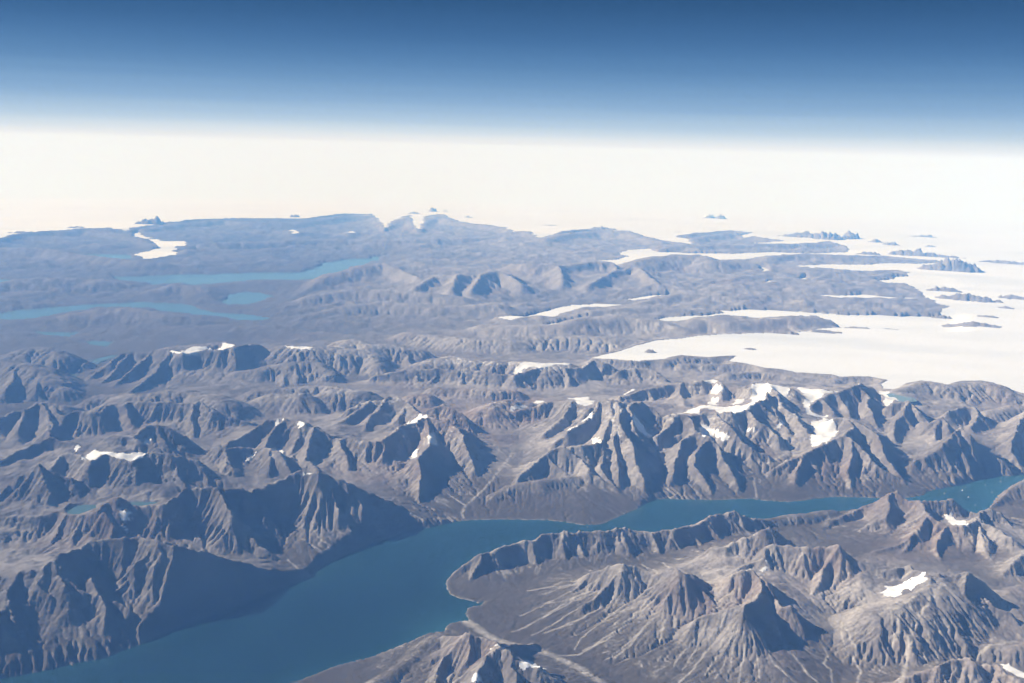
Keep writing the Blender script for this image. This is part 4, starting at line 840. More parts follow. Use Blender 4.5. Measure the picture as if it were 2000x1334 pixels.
print('ridges', round(time.time() - T0, 1))

# ---- water and ice masks on a grid
def edge_noise(g, amp_far=True):
    f = np.clip((g.D - 30) / 45.0, 0.0, 1.6)
    nx = fbm(g.X * 0.5, g.Y * 0.5, 5, 71, 0.55) * 0.55 * f
    ny = fbm(g.X * 0.5 + 31, g.Y * 0.35 + 7, 5, 75, 0.55) * 0.6 * f ** 1.3
    return g.X + nx, g.Y + ny

def masks(g):
    EX, EY = edge_noise(g)
    ice = np.zeros(g.X.shape, bool)
    lvl = np.zeros(g.X.shape, np.float32)
    for kind, h, poly in LAYERS:
        m = in_poly(g, poly, EX, EY)
        if kind == 'ice':
            ice |= m; lvl[m] = h
        else:
            ice &= ~m
    lvl = lvl + np.clip(g.D - 90, 0, 400) * 0.0035
    sx, sy = g.X + fbm(g.X * 4, g.Y * 4, 3, 81) * 0.03, g.Y + fbm(g.X * 4 + 9, g.Y * 4, 3, 83) * 0.03
    fj = in_poly(g, FJORD, sx, sy)
    sd_ = line_dist(g, FJORD, 1.2, True, sx, sy)
    sdist = np.where(fj, -sd_, sd_)           # + on land
    wat = np.zeros(g.X.shape, bool)
    for poly in WATERS: wat |= in_poly(g, poly, EX, EY)
    return ice, lvl, sdist, wat

ice1, lvl1, sd1, wat1 = masks(G1)
_b = ice1.astype(np.float64) + 1e-6
lvl1 = blur((lvl1 * _b).astype(np.float64), 30) / blur(_b, 30)      # one continuous ice surface

def shore(Hh, sdist, wat, g):
    # land rises from the shoreline; sea bed below
    lim = np.where(sdist > 0, 0.004 + sdist * 0.75 + sdist ** 2 * 0.5, -0.03 + sdist * 0.3)
    Hh = np.where(sdist < 1.15, np.minimum(Hh, lim), Hh)
    Hh = np.where((sdist > 0) & (sdist < 1.15) & (Hh < 0.005 + 0.03 * sdist), 0.005 + 0.03 * sdist, Hh)
    Hh = np.where(sdist <= 0, np.minimum(Hh, -0.02 + np.maximum(sdist, -1) * 0.2), Hh)
    return Hh
# far waters: sink the land smoothly
_ex, _ey = edge_noise(G1)
wd = np.full(H.shape, 4.5, np.float32)
for poly in WATERS: line_dist(G1, poly, 4.5, True, _ex, _ey, wd)
wfac = np.where(wd < 4.5, np.clip(wd / 4.5, 0, 1) ** 0.7, 1)
H = np.where(wat1, -0.03, np.maximum(H * wfac, 0.012))
H = shore(H, sd1, wat1, G1)

# ---- roughness before erosion
HAB = np.clip((H - base) / (0.30 * REL + 0.05), 0, 1)      # 1 on the steep faces, 0 out on the fans
relw = np.clip(REL / 0.7, 0, 1) * np.clip(CRD / 0.15, 0.5, 1) * (0.2 + 0.8 * HAB)
crest = np.clip(REL / 0.6, 0, 1) * np.exp(-CRD / 0.22) * np.clip(1.6 - G1.D / 50, 0.3, 1)
H = H + crest * 0.11 * fbm(G1.X * 3.6, G1.Y * 3.6, 4, 47, 0.6, ridge=True)
H = H + relw * 0.06 * fbm(G1.X * 2.6, G1.Y * 2.6, 5, 51, 0.6) * np.clip(sd1 / 0.3, 0, 1)
H = H + far * 0.13 * fbm(G1.X * 0.8, G1.Y * 1.1, 4, 58, 0.6, ridge=True) * (~wat1)
H = H + 0.006 * fbm(G1.X * 7, G1.Y * 7, 3, 57) * (sd1 > 0.03) * (~wat1)

# ---- erosion: running water cuts gullies down the fall line
def erode(Hh, g, rows, iters, K, fixed, seed,  diff=0.0, A=None, talus=1.3, ac=4.0):
    Z = Hh[:rows].astype(np.float64).copy()
    fixed = fixed[:rows]
    nr, nc = Z.shape
    cell = g.cell[:rows]
    area = np.broadcast_to(cell * cell, Z.shape)
    K = K * np.clip(0.9 + 2.0 * fbm(g.X[:rows] * 0.55, g.Y[:rows] * 0.55, 3, 61), 0.25, 1.8)      # hard and soft rock
    rg = np.random.default_rng(seed)
    offs = [(-1, -1), (-1, 0), (-1, 1), (0, -1), (0, 1), (1, -1), (1, 0), (1, 1)]
    J = [(0.75 + 0.5 * rg.random(Z.shape, dtype=np.float32)) / math.hypot(*o) for o in offs]
    idx = np.arange(nr * nc).reshape(nr, nc)
    if A is None: A = area.copy()
    for it in range(iters):
        P = np.pad(Z, 1, mode='edge')
        best = np.zeros(Z.shape); rec = idx.copy(); zr = Z.copy(); dist = np.ones(Z.shape)
        for (oy, ox), j in zip(offs, J):
            N = P[1 + oy:1 + oy + nr, 1 + ox:1 + ox + nc]
            s = (Z - N) * j
            m = s > best
            best[m] = s[m]
            oyc = oy * nc + ox
            rec[m] = idx[m] + oyc
            zr[m] = N[m]
            dist[m] = math.hypot(oy, ox)
        rec = np.clip(rec, 0, nr * nc - 1)
        for _ in range(3 if it < iters - 1 else 12):
            A = area + np.bincount(rec.ravel(), weights=np.where(rec == idx, 0, A).ravel(), minlength=nr * nc).reshape(nr, nc)
        F = K * np.sqrt(np.clip(A - ac * area, 0, 4.0)) / (cell * dist)
        Zn = (Z + F * zr) / (1 + F)
        # steep walls shed rock
        s = (Z - zr) / (cell * dist)
        ex = np.clip(s - talus, 0, 3) * cell * dist * 0.35
        Zn = np.minimum(Zn, Z - ex)
        if diff:
            Zn = Zn + diff * (blur(Zn) - Zn)
        Z = np.where(fixed, Z, Zn)
    out = Hh.copy(); out[:rows] = Z
    return out, A

rows1 = min(G1.nr, int(math.log(150 / R0) / G1.delta))
fix1 = (sd1 <= 0.0) | wat1
H, A1 = erode(H, G1, rows1, 34, 0.0085, fix1, 3, 0.0)
# land leans up to the ice margin, it does not stand as a wall
iw = ice1 & (G1.D > 38)
wf = blur(iw.astype(np.float32), 40); wl = blur(np.where(iw, lvl1, 0).astype(np.float32), 40) / np.maximum(wf, 1e-3)
ws = np.clip(wf * 2.6, 0, 1)
H = np.where(wat1, H, H * (1 - ws) + (wl + 0.03 + 0.55 * np.maximum(H - wl - 0.03, 0)) * ws)
print('erosion 1', round(time.time() - T0, 1))

# ---- full resolution
G2 = Grid(DEL, 225.0)
H2 = upsample(H, G1, G2)
BASE2 = upsample(base, G1, G2); REL2 = upsample(REL, G1, G2); CRD2 = upsample(CRD, G1, G2)
MID2 = up_nearest(MID, G1, G2)
ice, lvl, sdist, wat = masks(G2)
lvl = upsample(lvl1, G1, G2).astype(np.float32)
relw = np.clip(REL2 / 0.7, 0, 1) * (0.05 + 0.95 * np.clip((H2 - BASE2) / (0.30 * REL2 + 0.05), 0, 1))
near = G2.D < 62
H2 = H2 + np.where(sdist > 0.03, (0.08 + relw) * 0.012 * fbm(G2.X * 8, G2.Y * 8, 4, 91, 0.6, ridge=True), 0)
H2 = np.where(wat, -0.03, np.where(G2.D > 50, np.maximum(H2, 0.01), H2))
H2 = shore(H2, sdist, wat, G2)
fix2 = (sdist <= 0.0) | wat
H2, A2 = erode(H2, G2, NEARN, 30, 0.0070, fix2, 8, 0.0, None, 1.3, 2.5)
print('erosion 2', round(time.time() - T0, 1))
FLOW = np.zeros(G2.X.shape, np.float32)
FLOW[:NEARN] = A2

# fall lines: grain drawn out along the direction water and scree would take
def fall_grain(Z, g, rows, noise, steps, stepc, nb=3, up=True):
    Zs = blur(Z[:rows], nb)
    gy = np.gradient(Zs, axis=0); gx = np.gradient(Zs, axis=1)
    m = np.hypot(gx, gy) + 1e-7
    gx = (gx / m).astype(np.float32); gy = (gy / m).astype(np.float32)
    rr, cc = np.meshgrid(np.arange(rows, dtype=np.float32), np.arange(g.nc, dtype=np.float32), indexing='ij')
    acc = noise[:rows].astype(np.float32).copy(); wsum = 1.0
    for sgn in ((1, -1) if up else (1,)):
        pr, pc = rr.copy(), cc.copy()
        n = steps if sgn == 1 else steps // 2
        for k in range(n):
            ir = np.clip(pr + 0.5, 0, rows - 1).astype(np.int32); ic = np.clip(pc + 0.5, 0, g.nc - 1).astype(np.int32)
            lin = ir * g.nc + ic
            pr += sgn * stepc * gy.ravel()[lin]; pc += sgn * stepc * gx.ravel()[lin]
            w = 1 - k / n
            ir = np.clip(pr + 0.5, 0, rows - 1).astype(np.int32); ic = np.clip(pc + 0.5, 0, g.nc - 1).astype(np.int32)
            acc += w * noise[:rows].ravel()[ir * g.nc + ic]; wsum += w
    acc /= wsum
    return (acc - acc.mean()) / (acc.std() + 1e-9)
rg = np.random.default_rng(77)
GR1 = np.zeros(H2.shape, np.float32); GR2 = np.zeros(H2.shape, np.float32)
wn = blur(rg.standard_normal((NEARN, G2.nc)).astype(np.float32), 1)
GR1[:NEARN] = fall_grain(H2, G2, NEARN, wn, 12, 1.3)
wn2 = blur(rg.standard_normal((NEARN, G2.nc)).astype(np.float32), 3)
GR2[:NEARN] = fall_grain(H2, G2, NEARN, wn2, 26, 3.0, 8)
_c = G2.cell
Hb = blur(H2, 8)
sl0 = np.hypot(np.gradient(Hb, axis=0) / _c, np.gradient(Hb, axis=1) / _c)
steep = np.clip((sl0 - 0.30) / 0.35, 0, 1) * np.clip(sdist / 0.15, 0, 1)
flute = steep * (0.012 * np.clip(GR1, -2.5, 2.5) + 0.014 * np.clip(GR2, -2.2, 2.2)) * np.clip(1.25 - (G2.D - 45) / 20, 0, 1.0) * np.clip(0.85 + 1.9 * fbm(G2.X * 0.7, G2.Y * 0.7, 3, 63), 0.1, 1.6)
H2 = H2 + flute * np.clip(_c / 0.030, 0.7, 1.6)
print('grain', round(time.time() - T0, 1))

# ice surface
iceb = ice & (G2.D > 38)
ff = np.clip((G2.D - 70) / 60, 0, 1)
H2 = np.where(wat | iceb, H2, H2 + ff * 0.20 * fbm(G2.X * 0.16, G2.Y * 0.10, 5, 87, 0.6, ridge=True))
H2 = np.where(wat, H2, np.where(G2.D > 60, np.maximum(H2, 0.012), H2))
wf = blur(iceb.astype(np.float32), 12)
ws = np.clip(wf * 3, 0, 1)
H2 = np.where(wat, H2, H2 * (1 - ws) + np.maximum(H2, lvl + 0.012) * ws)
swell = 0.02 * fbm(G2.X * 0.12, G2.Y * 0.12, 3, 101)
lv = lvl + swell
ICEH = np.where(iceb, lv, H2)
H2 = np.where(iceb, lv, H2)

# small lakes
LAKEM = []
for h, poly in LAKES:
    m = in_poly(G2, poly)
    LAKEM.append(m)
    if m.any():
        lev = float(np.percentile(H2[m], 80 if h == 0.966 else 30))
        mb = blur(m.astype(np.float32), 2) > 0.02
        H2 = np.where(m, lev - 0.02, np.where(mb & (H2 < lev + 0.004), lev + 0.004, H2))
    else: lev = h
    LAKEM[-1] = (m, lev)

# snow and small glaciers
SNOWID = np.full(H2.shape, -1, np.int16)
sx, sy = G2.X + fbm(G2.X * 5, G2.Y * 5, 3, 111) * 0.10, G2.Y + fbm(G2.X * 5 + 5, G2.Y * 5, 3, 113) * 0.16
for i, (kind, h, poly) in enumerate(SNOWS):
    m = in_poly(G2, poly, sx, sy)
    SNOWID[m] = i
sm = (SNOWID >= 0)
smf = blur(sm.astype(np.float32), 2)
Hs = blur(H2, 10)
H2 = np.where(sm, H2 * (1 - smf) + Hs * smf + 0.008 * smf, H2)

# nunataks: rock standing out of the ice
NUNID = np.full(H2.shape, -1, np.int16)
for i, (x, y, rx, ry) in enumerate(NUNATAKS):
    w = G2.window([x - rx, x + rx], [y - rx, y + rx], 0.5)
    if w is None: continue
    d0 = math.hypot(x, y); ta = math.atan2(x, y)
    ax = (G2.X[w] * math.cos(ta) - G2.Y[w] * math.sin(ta)) / (rx * 1.15)
    ay = (G2.X[w] * math.sin(ta) + G2.Y[w] * math.cos(ta) - d0) / (max(ry * 2.2, rx * 0.35))
    n = fbm(G2.X[w] * 6 / rx, G2.Y[w] * 3 / rx, 4, 200 + i)
    q = 1 - (ax * ax + ay * ay) + n * 0.75
    hh = np.clip(q, 0, 1.4) ** 0.9 * ry * (0.95 + 0.7 * fbm(G2.X[w] * 4 / rx, G2.Y[w] * 2 / rx, 4, 300 + i, 0.6, ridge=True))
    m = (q > 0.02) & iceb[w]
    H2[w] = np.where(m, H2[w] + hh, H2[w])
    NUNID[w] = np.where(m, i, NUNID[w])
iceb = iceb & (NUNID < 0)
print('surface', round(time.time() - T0, 1))

# ------------------------------------------------------------------ surface cover: rock, scree, dark heath, gravel (what the ground is made of, plus a painted haze tint far off)
cellc = G2.cell
gy = np.gradient(H2, axis=0) / cellc; gx = np.gradient(H2, axis=1) / cellc
SL = np.hypot(gx, gy)
conv = (blur(H2, 3) - H2) / cellc            # + in gullies
n1 = fbm(G2.X * 0.7, G2.Y * 0.7, 4, 131); n2 = fbm(G2.X * 5, G2.Y * 5, 3, 137); n3 = fbm(G2.X * 0.25, G2.Y * 0.25, 3, 139)
elev = H2
low = 1 / (1 + np.exp((elev - 0.42 - 0.16 * n1 - 0.1 * n3) / 0.07))       # heath grows low down
gentle = 1 / (1 + np.exp((SL - 0.75 - 0.2 * n2) / 0.1))
streak = np.clip((np.log10(np.maximum(FLOW, 1e-5)) + 2.2) / 1.6, 0, 1) * np.clip((sl0 - 0.06) / 0.08, 0, 1)
streak = streak * np.clip(conv * 30 + 0.55, 0, 1)
grn = np.clip(0.55 * GR1 + 0.85 * GR2, -3, 3) * np.clip((H2 - BASE2) / 0.05, 0, 1)
streak = streak * np.clip((H2 - BASE2) / 0.08, 0, 1)
chute = np.clip(grn * 0.75 - 0.45, 0, 1) * np.clip((sl0 - 0.07) / 0.10, 0, 1) * np.clip(1.5 - sl0 * 0.9, 0.35, 1)
# channels fade out on big flat valley floors
STR = np.zeros(H2.shape, np.float32)
qx = G2.X + fbm(G2.X * 4, G2.Y * 4, 2, 151) * 0.035; qy = G2.Y + fbm(G2.X * 4 + 3, G2.Y * 4, 2, 153) * 0.035
for wdt, pts in STREAMS:
    for a_, b_ in zip(pts, pts[1:]):
        w = G2.window([a_[0], b_[0]], [a_[1], b_[1]], wdt * 2)
        if w is None: continue
        dx, dy = b_[0] - a_[0], b_[1] - a_[1]; L2 = dx * dx + dy * dy + 1e-9
        px = qx[w] - a_[0]; py = qy[w] - a_[1]
        tt = np.clip((px * dx + py * dy) / L2, 0, 1)
        d = np.hypot(px - tt * dx, py - tt * dy)
        STR[w] = np.maximum(STR[w], np.clip(1.3 - d / wdt, 0, 1) * (0.7 + 0.3 * np.clip(n2[w] * 3 + 0.5, 0, 1)))
def mix(a, b, t):
    return a + (b - a) * t[..., None]
def col(r, g, b): return np.array([r, g, b], np.float32)
ROCK = col(0.150, 0.136, 0.132); PALE = col(0.320, 0.295, 0.280); DARK = col(0.075, 0.068, 0.066)
HEATH = col(0.062, 0.052, 0.040); GRAV = col(0.33, 0.305, 0.28); RUST = col(0.205, 0.150, 0.128)
PALS = 1.15
COL = np.empty(H2.shape + (3,), np.float32)
COL[:] = ROCK
n4 = fbm(G2.X * 1.7, G2.Y * 1.7, 5, 143, 0.6)
COL = mix(COL, PALE, np.clip(0.5 + n1 * 0.9 + n4 * 0.9, 0, 1) * 0.95)
COL = mix(COL, DARK, np.clip((SL - 0.75) * 1.3 + n2 * 0.5, 0, 1) * 0.55)
COL = mix(COL, RUST, np.clip(n3 * 2.2 - 0.35 + n2 * 0.3, 0, 1) * 0.55)
COL = mix(COL, HEATH, np.clip(low * (0.35 + 0.65 * gentle), 0, 1) * 0.92)
COL = mix(COL, GRAV, np.clip(streak, 0, 1) * np.clip(0.25 + relw, 0, 1) * 0.75)
COL = mix(COL, GRAV, np.clip(chute * 1.3, 0, 1) * 0.75)
COL = mix(COL, DARK, np.clip(-grn * 0.6 - 0.4, 0, 1) * np.clip(SL * 1.6, 0, 1) * 0.5)
COL = mix(COL, GRAV, np.clip(STR, 0, 1))
beach = np.exp(-np.clip(sdist, 0, 9) / 0.028) * (sdist > -0.05)
COL = mix(COL, GRAV, np.clip(beach * 0.9, 0, 0.8))
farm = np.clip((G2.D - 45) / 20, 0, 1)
COL = mix(COL, col(0.20, 0.195, 0.19), farm * 0.5)  # pale scoured rock far off, lightened with distance to stand in for haze
patch = np.clip(fbm(G2.X * 1.6, G2.Y * 0.9, 4, 161, 0.6) * 3.0 - 0.9, 0, 1) * farm * np.clip((G2.X + 8) / 14, 0, 1) * np.clip(1.2 - np.abs(G2.D - 58) / 20, 0.15, 1)
COL = mix(COL, col(0.6, 0.57, 0.53), np.clip(patch, 0, 1) * 0.7)
# old snow lingering in shaded gullies high up
aspect = -(gx * math.cos(0.4) * 0.8 + gy * 0.2) / np.maximum(SL, 1e-3)
hang = np.clip((G2.X + 16) / 14, 0.0, 1) * np.clip((conv * 14 + 0.25 * fbm(G2.X * 2.2, G2.Y * 2.2, 4, 171, 0.6) * 3 - 0.75) * 4, 0, 1) * np.clip((elev - 1.02 + 0.12 * n1 - 0.012 * (G2.X + 6)) / 0.12, 0, 1) * np.clip(1.3 - SL, 0, 1) * (G2.D < 58)
COL = mix(COL, col(0.66, 0.65, 0.64), np.clip(hang, 0, 1) * 0.9)
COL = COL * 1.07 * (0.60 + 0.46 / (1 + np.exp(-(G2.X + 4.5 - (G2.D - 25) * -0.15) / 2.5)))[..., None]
# water tint: silt where rivers come in
SILT = np.zeros(H2.shape, np.float32)
for (x, y, w_, a_) in [(-1.0, 22.0, 1.3, 0.55), (-1.6, 21.0, 1.0, 0.4), (20.0, 35.0, 6.0, 0.9)]:
    SILT = np.maximum(SILT, a_ * np.exp(-((G2.X - x) ** 2 + (G2.Y - y) ** 2) / (w_ * w_)))
SILT = np.maximum(SILT, np.clip((G2.D - 25) / 15, 0, 1) * 0.7)      # rock flour thickens up the fjord
SILT = SILT + 0.25 * np.exp(-np.clip(-sdist, 0, 5) / 0.35) * (sdist < 0.1)

# ------------------------------------------------------------------ rows used for the mesh: every ring near, every third beyond, coarse to the horizon
far_rows = np.arange(NEARN, G2.nr, 4)
ROWS = np.concatenate([np.arange(0, NEARN), far_rows])
Rr = G2.r[ROWS]
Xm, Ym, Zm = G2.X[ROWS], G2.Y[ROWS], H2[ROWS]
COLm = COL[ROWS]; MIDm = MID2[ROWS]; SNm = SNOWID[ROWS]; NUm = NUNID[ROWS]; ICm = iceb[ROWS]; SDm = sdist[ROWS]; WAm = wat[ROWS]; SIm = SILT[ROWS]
# coarse ice sheet rows out past the horizon
ext = np.geomspace(Rr[-1], 440, 46)[1:]
st = np.sin(G2.th); ct = np.cos(G2.th)
Zl = Zm[-1]
Xe = ext[:, None] * st; Ye = ext[:, None] * ct
Ze = 0.8 + (ext[:, None] - 90) * 0.0035 + 0.02 * fbm(Xe * 0.12, Ye * 0.12, 3, 101) + (Zl - (0.8 + (Rr[-1] - 90) * 0.0035))[None, :] * np.exp(-(ext - Rr[-1]) / 12)[:, None]
def ap(a, fill):
    e = np.empty((len(ext),) + a.shape[1:], a.dtype); e[:] = fill
    return np.concatenate([a, e])
Xm = np.concatenate([Xm, Xe]); Ym = np.concatenate([Ym, Ye]); Zm = np.concatenate([Zm, Ze])
COLm = ap(COLm, 0.5); MIDm = ap(MIDm, -1); SNm = ap(SNm, -1); NUm = ap(NUm, -1); ICm = ap(ICm, True); SDm = ap(SDm, 2); WAm = ap(WAm, False); SIm = ap(SIm, 0)
Dm = np.hypot(Xm, Ym)
ZC = Zm - Dm * Dm / (2 * RE)
NR, NC = Xm.shape
print('verts', NR * NC, round(time.time() - T0, 1))

# ------------------------------------------------------------------ materials
def new_mat(name):
    m = bpy.data.materials.new(name); m.use_nodes = True
    n = m.node_tree.nodes; n.clear()
    o = n.new('ShaderNodeOutputMaterial'); b = n.new('ShaderNodeBsdfPrincipled')
    m.node_tree.links.new(b.outputs[0], o.inputs[0])
    return m, n, m.node_tree.links, b

def rock_material():
    m, n, l, b = new_mat('weathered_rock')
    at = n.new('ShaderNodeAttribute'); at.attribute_name = 'cover'
    tc = n.new('ShaderNodeTexCoord')
    nz = n.new('ShaderNodeTexNoise'); nz.inputs['Scale'].default_value = 9.0; nz.inputs['Detail'].default_value = 9.0; nz.inputs['Roughness'].default_value = 0.68
    l.new(tc.outputs['Object'], nz.inputs['Vector'])
    rp = n.new('ShaderNodeMapRange'); rp.inputs['From Min'].default_value = 0.3; rp.inputs['From Max'].default_value = 0.7
    rp.inputs['To Min'].default_value = 0.66; rp.inputs['To Max'].default_value = 1.36
    l.new(nz.outputs['Fac'], rp.inputs['Value'])
    mx = n.new('ShaderNodeVectorMath'); mx.operation = 'SCALE'
    l.new(at.outputs['Color'], mx.inputs[0]); l.new(rp.outputs[0], mx.inputs['Scale'])
    l.new(mx.outputs[0], b.inputs['Base Color'])
    b.inputs['Roughness'].default_value = 0.95
    b.inputs['Specular IOR Level'].default_value = 0.1
    n2 = n.new('ShaderNodeTexNoise'); n2.inputs['Scale'].default_value = 14.0; n2.inputs['Detail'].default_value = 10.0; n2.inputs['Roughness'].default_value = 0.62
    l.new(tc.outputs['Object'], n2.inputs['Vector'])
    bp = n.new('ShaderNodeBump'); bp.inputs['Distance'].default_value = 0.02; bp.inputs['Strength'].default_value = 0.5
    l.new(n2.outputs['Fac'], bp.inputs['Height']); l.new(bp.outputs[0], b.inputs['Normal'])
    return m

def snow_material(name, c1, c2, scale, stretch):
    m, n, l, b = new_mat(name)
    tc = n.new('ShaderNodeTexCoord'); mp = n.new('ShaderNodeMapping'); mp.inputs['Scale'].default_value = stretch
    l.new(tc.outputs['Object'], mp.inputs['Vector'])
    nz = n.new('ShaderNodeTexNoise'); nz.inputs['Scale'].default_value = scale; nz.inputs['Detail'].default_value = 7.0; nz.inputs['Roughness'].default_value = 0.6
    l.new(mp.outputs[0], nz.inputs['Vector'])
    cr = n.new('ShaderNodeValToRGB'); cr.color_ramp.elements[0].position = 0.34; cr.color_ramp.elements[0].color = (*c2, 1)
    cr.color_ramp.elements[1].position = 0.55; cr.color_ramp.elements[1].color = (*c1, 1)
    l.new(nz.outputs['Fac'], cr.inputs[0]); l.new(cr.outputs[0], b.inputs['Base Color'])
    b.inputs['Roughness'].default_value = 0.8; b.inputs['Specular IOR Level'].default_value = 0.15
    return m

def water_material(name, deep, silt):
    m, n, l, b = new_mat(name)
    at = n.new('ShaderNodeAttribute'); at.attribute_name = 'silt'
    tc = n.new('ShaderNodeTexCoord')
    nz = n.new('ShaderNodeTexNoise'); nz.inputs['Scale'].default_value = 0.5; nz.inputs['Detail'].default_value = 5.0
    l.new(tc.outputs['Object'], nz.inputs['Vector'])
    ad = n.new('ShaderNodeMath'); ad.operation = 'MULTIPLY_ADD'; ad.inputs[1].default_value = 0.35
    l.new(nz.outputs['Fac'], ad.inputs[0]); l.new(at.outputs['Fac'], ad.inputs[2])
    cr = n.new('ShaderNodeValToRGB'); cr.color_ramp.elements[0].position = 0.0; cr.color_ramp.elements[0].color = (*deep, 1)
    cr.color_ramp.elements[1].position = 1.0; cr.color_ramp.elements[1].color = (*silt, 1)
    l.new(ad.outputs[0], cr.inputs[0]); l.new(cr.outputs[0], b.inputs['Base Color'])
    b.inputs['Roughness'].default_value = 0.22; b.inputs['IOR'].default_value = 1.33
    return m

MAT_ROCK = rock_material()
MAT_ICE = snow_material('ice_sheet_snow', (0.80, 0.815, 0.83), (0.68, 0.71, 0.745), 0.16, (0.35, 1, 1))
MAT_SNOW = snow_material('old_snow', (0.82, 0.825, 0.83), (0.66, 0.66, 0.66), 3.0, (1, 1, 1))
MAT_SEA = water_material('fjord_water', (0.001, 0.009, 0.014), (0.024, 0.090, 0.112))
MAT_LAKE = water_material('meltwater', (0.06, 0.115, 0.13), (0.09, 0.16, 0.17))
MAT_POND = water_material('ice_margin_pond', (0.17, 0.26, 0.275), (0.22, 0.31, 0.32))
MAT_BERG, _n, _l, _b = new_mat('iceberg_ice'); _b.inputs['Base Color'].default_value = (0.75, 0.8, 0.82, 1); _b.inputs['Roughness'].default_value = 0.5

# ------------------------------------------------------------------ mesh objects cut out of the surface
def tag(o, kind=None, label=None, cat=None, group=None):
    if kind: o['kind'] = kind
    if label: o['label'] = label
    if cat: o['category'] = cat
    if group: o['group'] = group
    return o

def patch_mesh(name, fr, fc, zc, mat, attr=None, attrname=None):
    """mesh from grid faces (row, col of the lower corner)"""
    v = np.stack([fr * NC + fc, fr * NC + fc + 1, (fr + 1) * NC + fc + 1, (fr + 1) * NC + fc], 1)
    u, inv = np.unique(v, return_inverse=True)
    inv = inv.reshape(-1)
    r = u // NC; c = u % NC
    co = np.stack([Xm[r, c], Ym[r, c], zc[r, c] if isinstance(zc, np.ndarray) else zc - Dm[r, c] ** 2 / (2 * RE)], 1).astype(np.float32)
    org = np.array([co[:, 0].mean(), co[:, 1].mean(), co[:, 2].min()], np.float32)
    me = bpy.data.meshes.new(name)
    me.vertices.add(len(u)); me.vertices.foreach_set('co', (co - org).ravel())
    nf = len(fr)
    me.loops.add(nf * 4); me.loops.foreach_set('vertex_index', inv.reshape(nf, 4)[:, ::-1].astype(np.int32).ravel())
    me.polygons.add(nf); me.polygons.foreach_set('loop_start', np.arange(0, nf * 4, 4, dtype=np.int32))
    me.polygons.foreach_set('use_smooth', np.ones(nf, bool))
    me.update(calc_edges=True)
    if attr is not None:
        if attr.ndim == 3:
            a = me.attributes.new(attrname, 'FLOAT_COLOR', 'POINT')
            cc = np.ones((len(u), 4), np.float32); cc[:, :3] = attr[r, c]
            a.data.foreach_set('color', cc.ravel())
        else:
            a = me.attributes.new(attrname, 'FLOAT', 'POINT')
            a.data.foreach_set('value', attr[r, c].astype(np.float32))
    me.materials.append(mat)
    o = bpy.data.objects.new(name, me); o.location = org.tolist()
    C.objects.link(o)
    return o

fZ = Zm
def quad_any(m): return m[:-1, :-1] | m[1:, :-1] | m[:-1, 1:] | m[1:, 1:]
def quad_all(m): return m[:-1, :-1] & m[1:, :-1] & m[:-1, 1:] & m[1:, 1:]
nonland = SDm < -0.06
deep = quad_all(nonland | (WAm & (Zm < -0.02) & (Dm > 46)))
cls_nun = np.maximum(np.maximum(NUm[:-1, :-1], NUm[1:, :-1]), np.maximum(NUm[:-1, 1:], NUm[1:, 1:]))
cls_sn = SNm[:-1, :-1]
cls_ice = quad_all(ICm)
cls_mid = MIDm[:-1, :-1]
free = ~deep

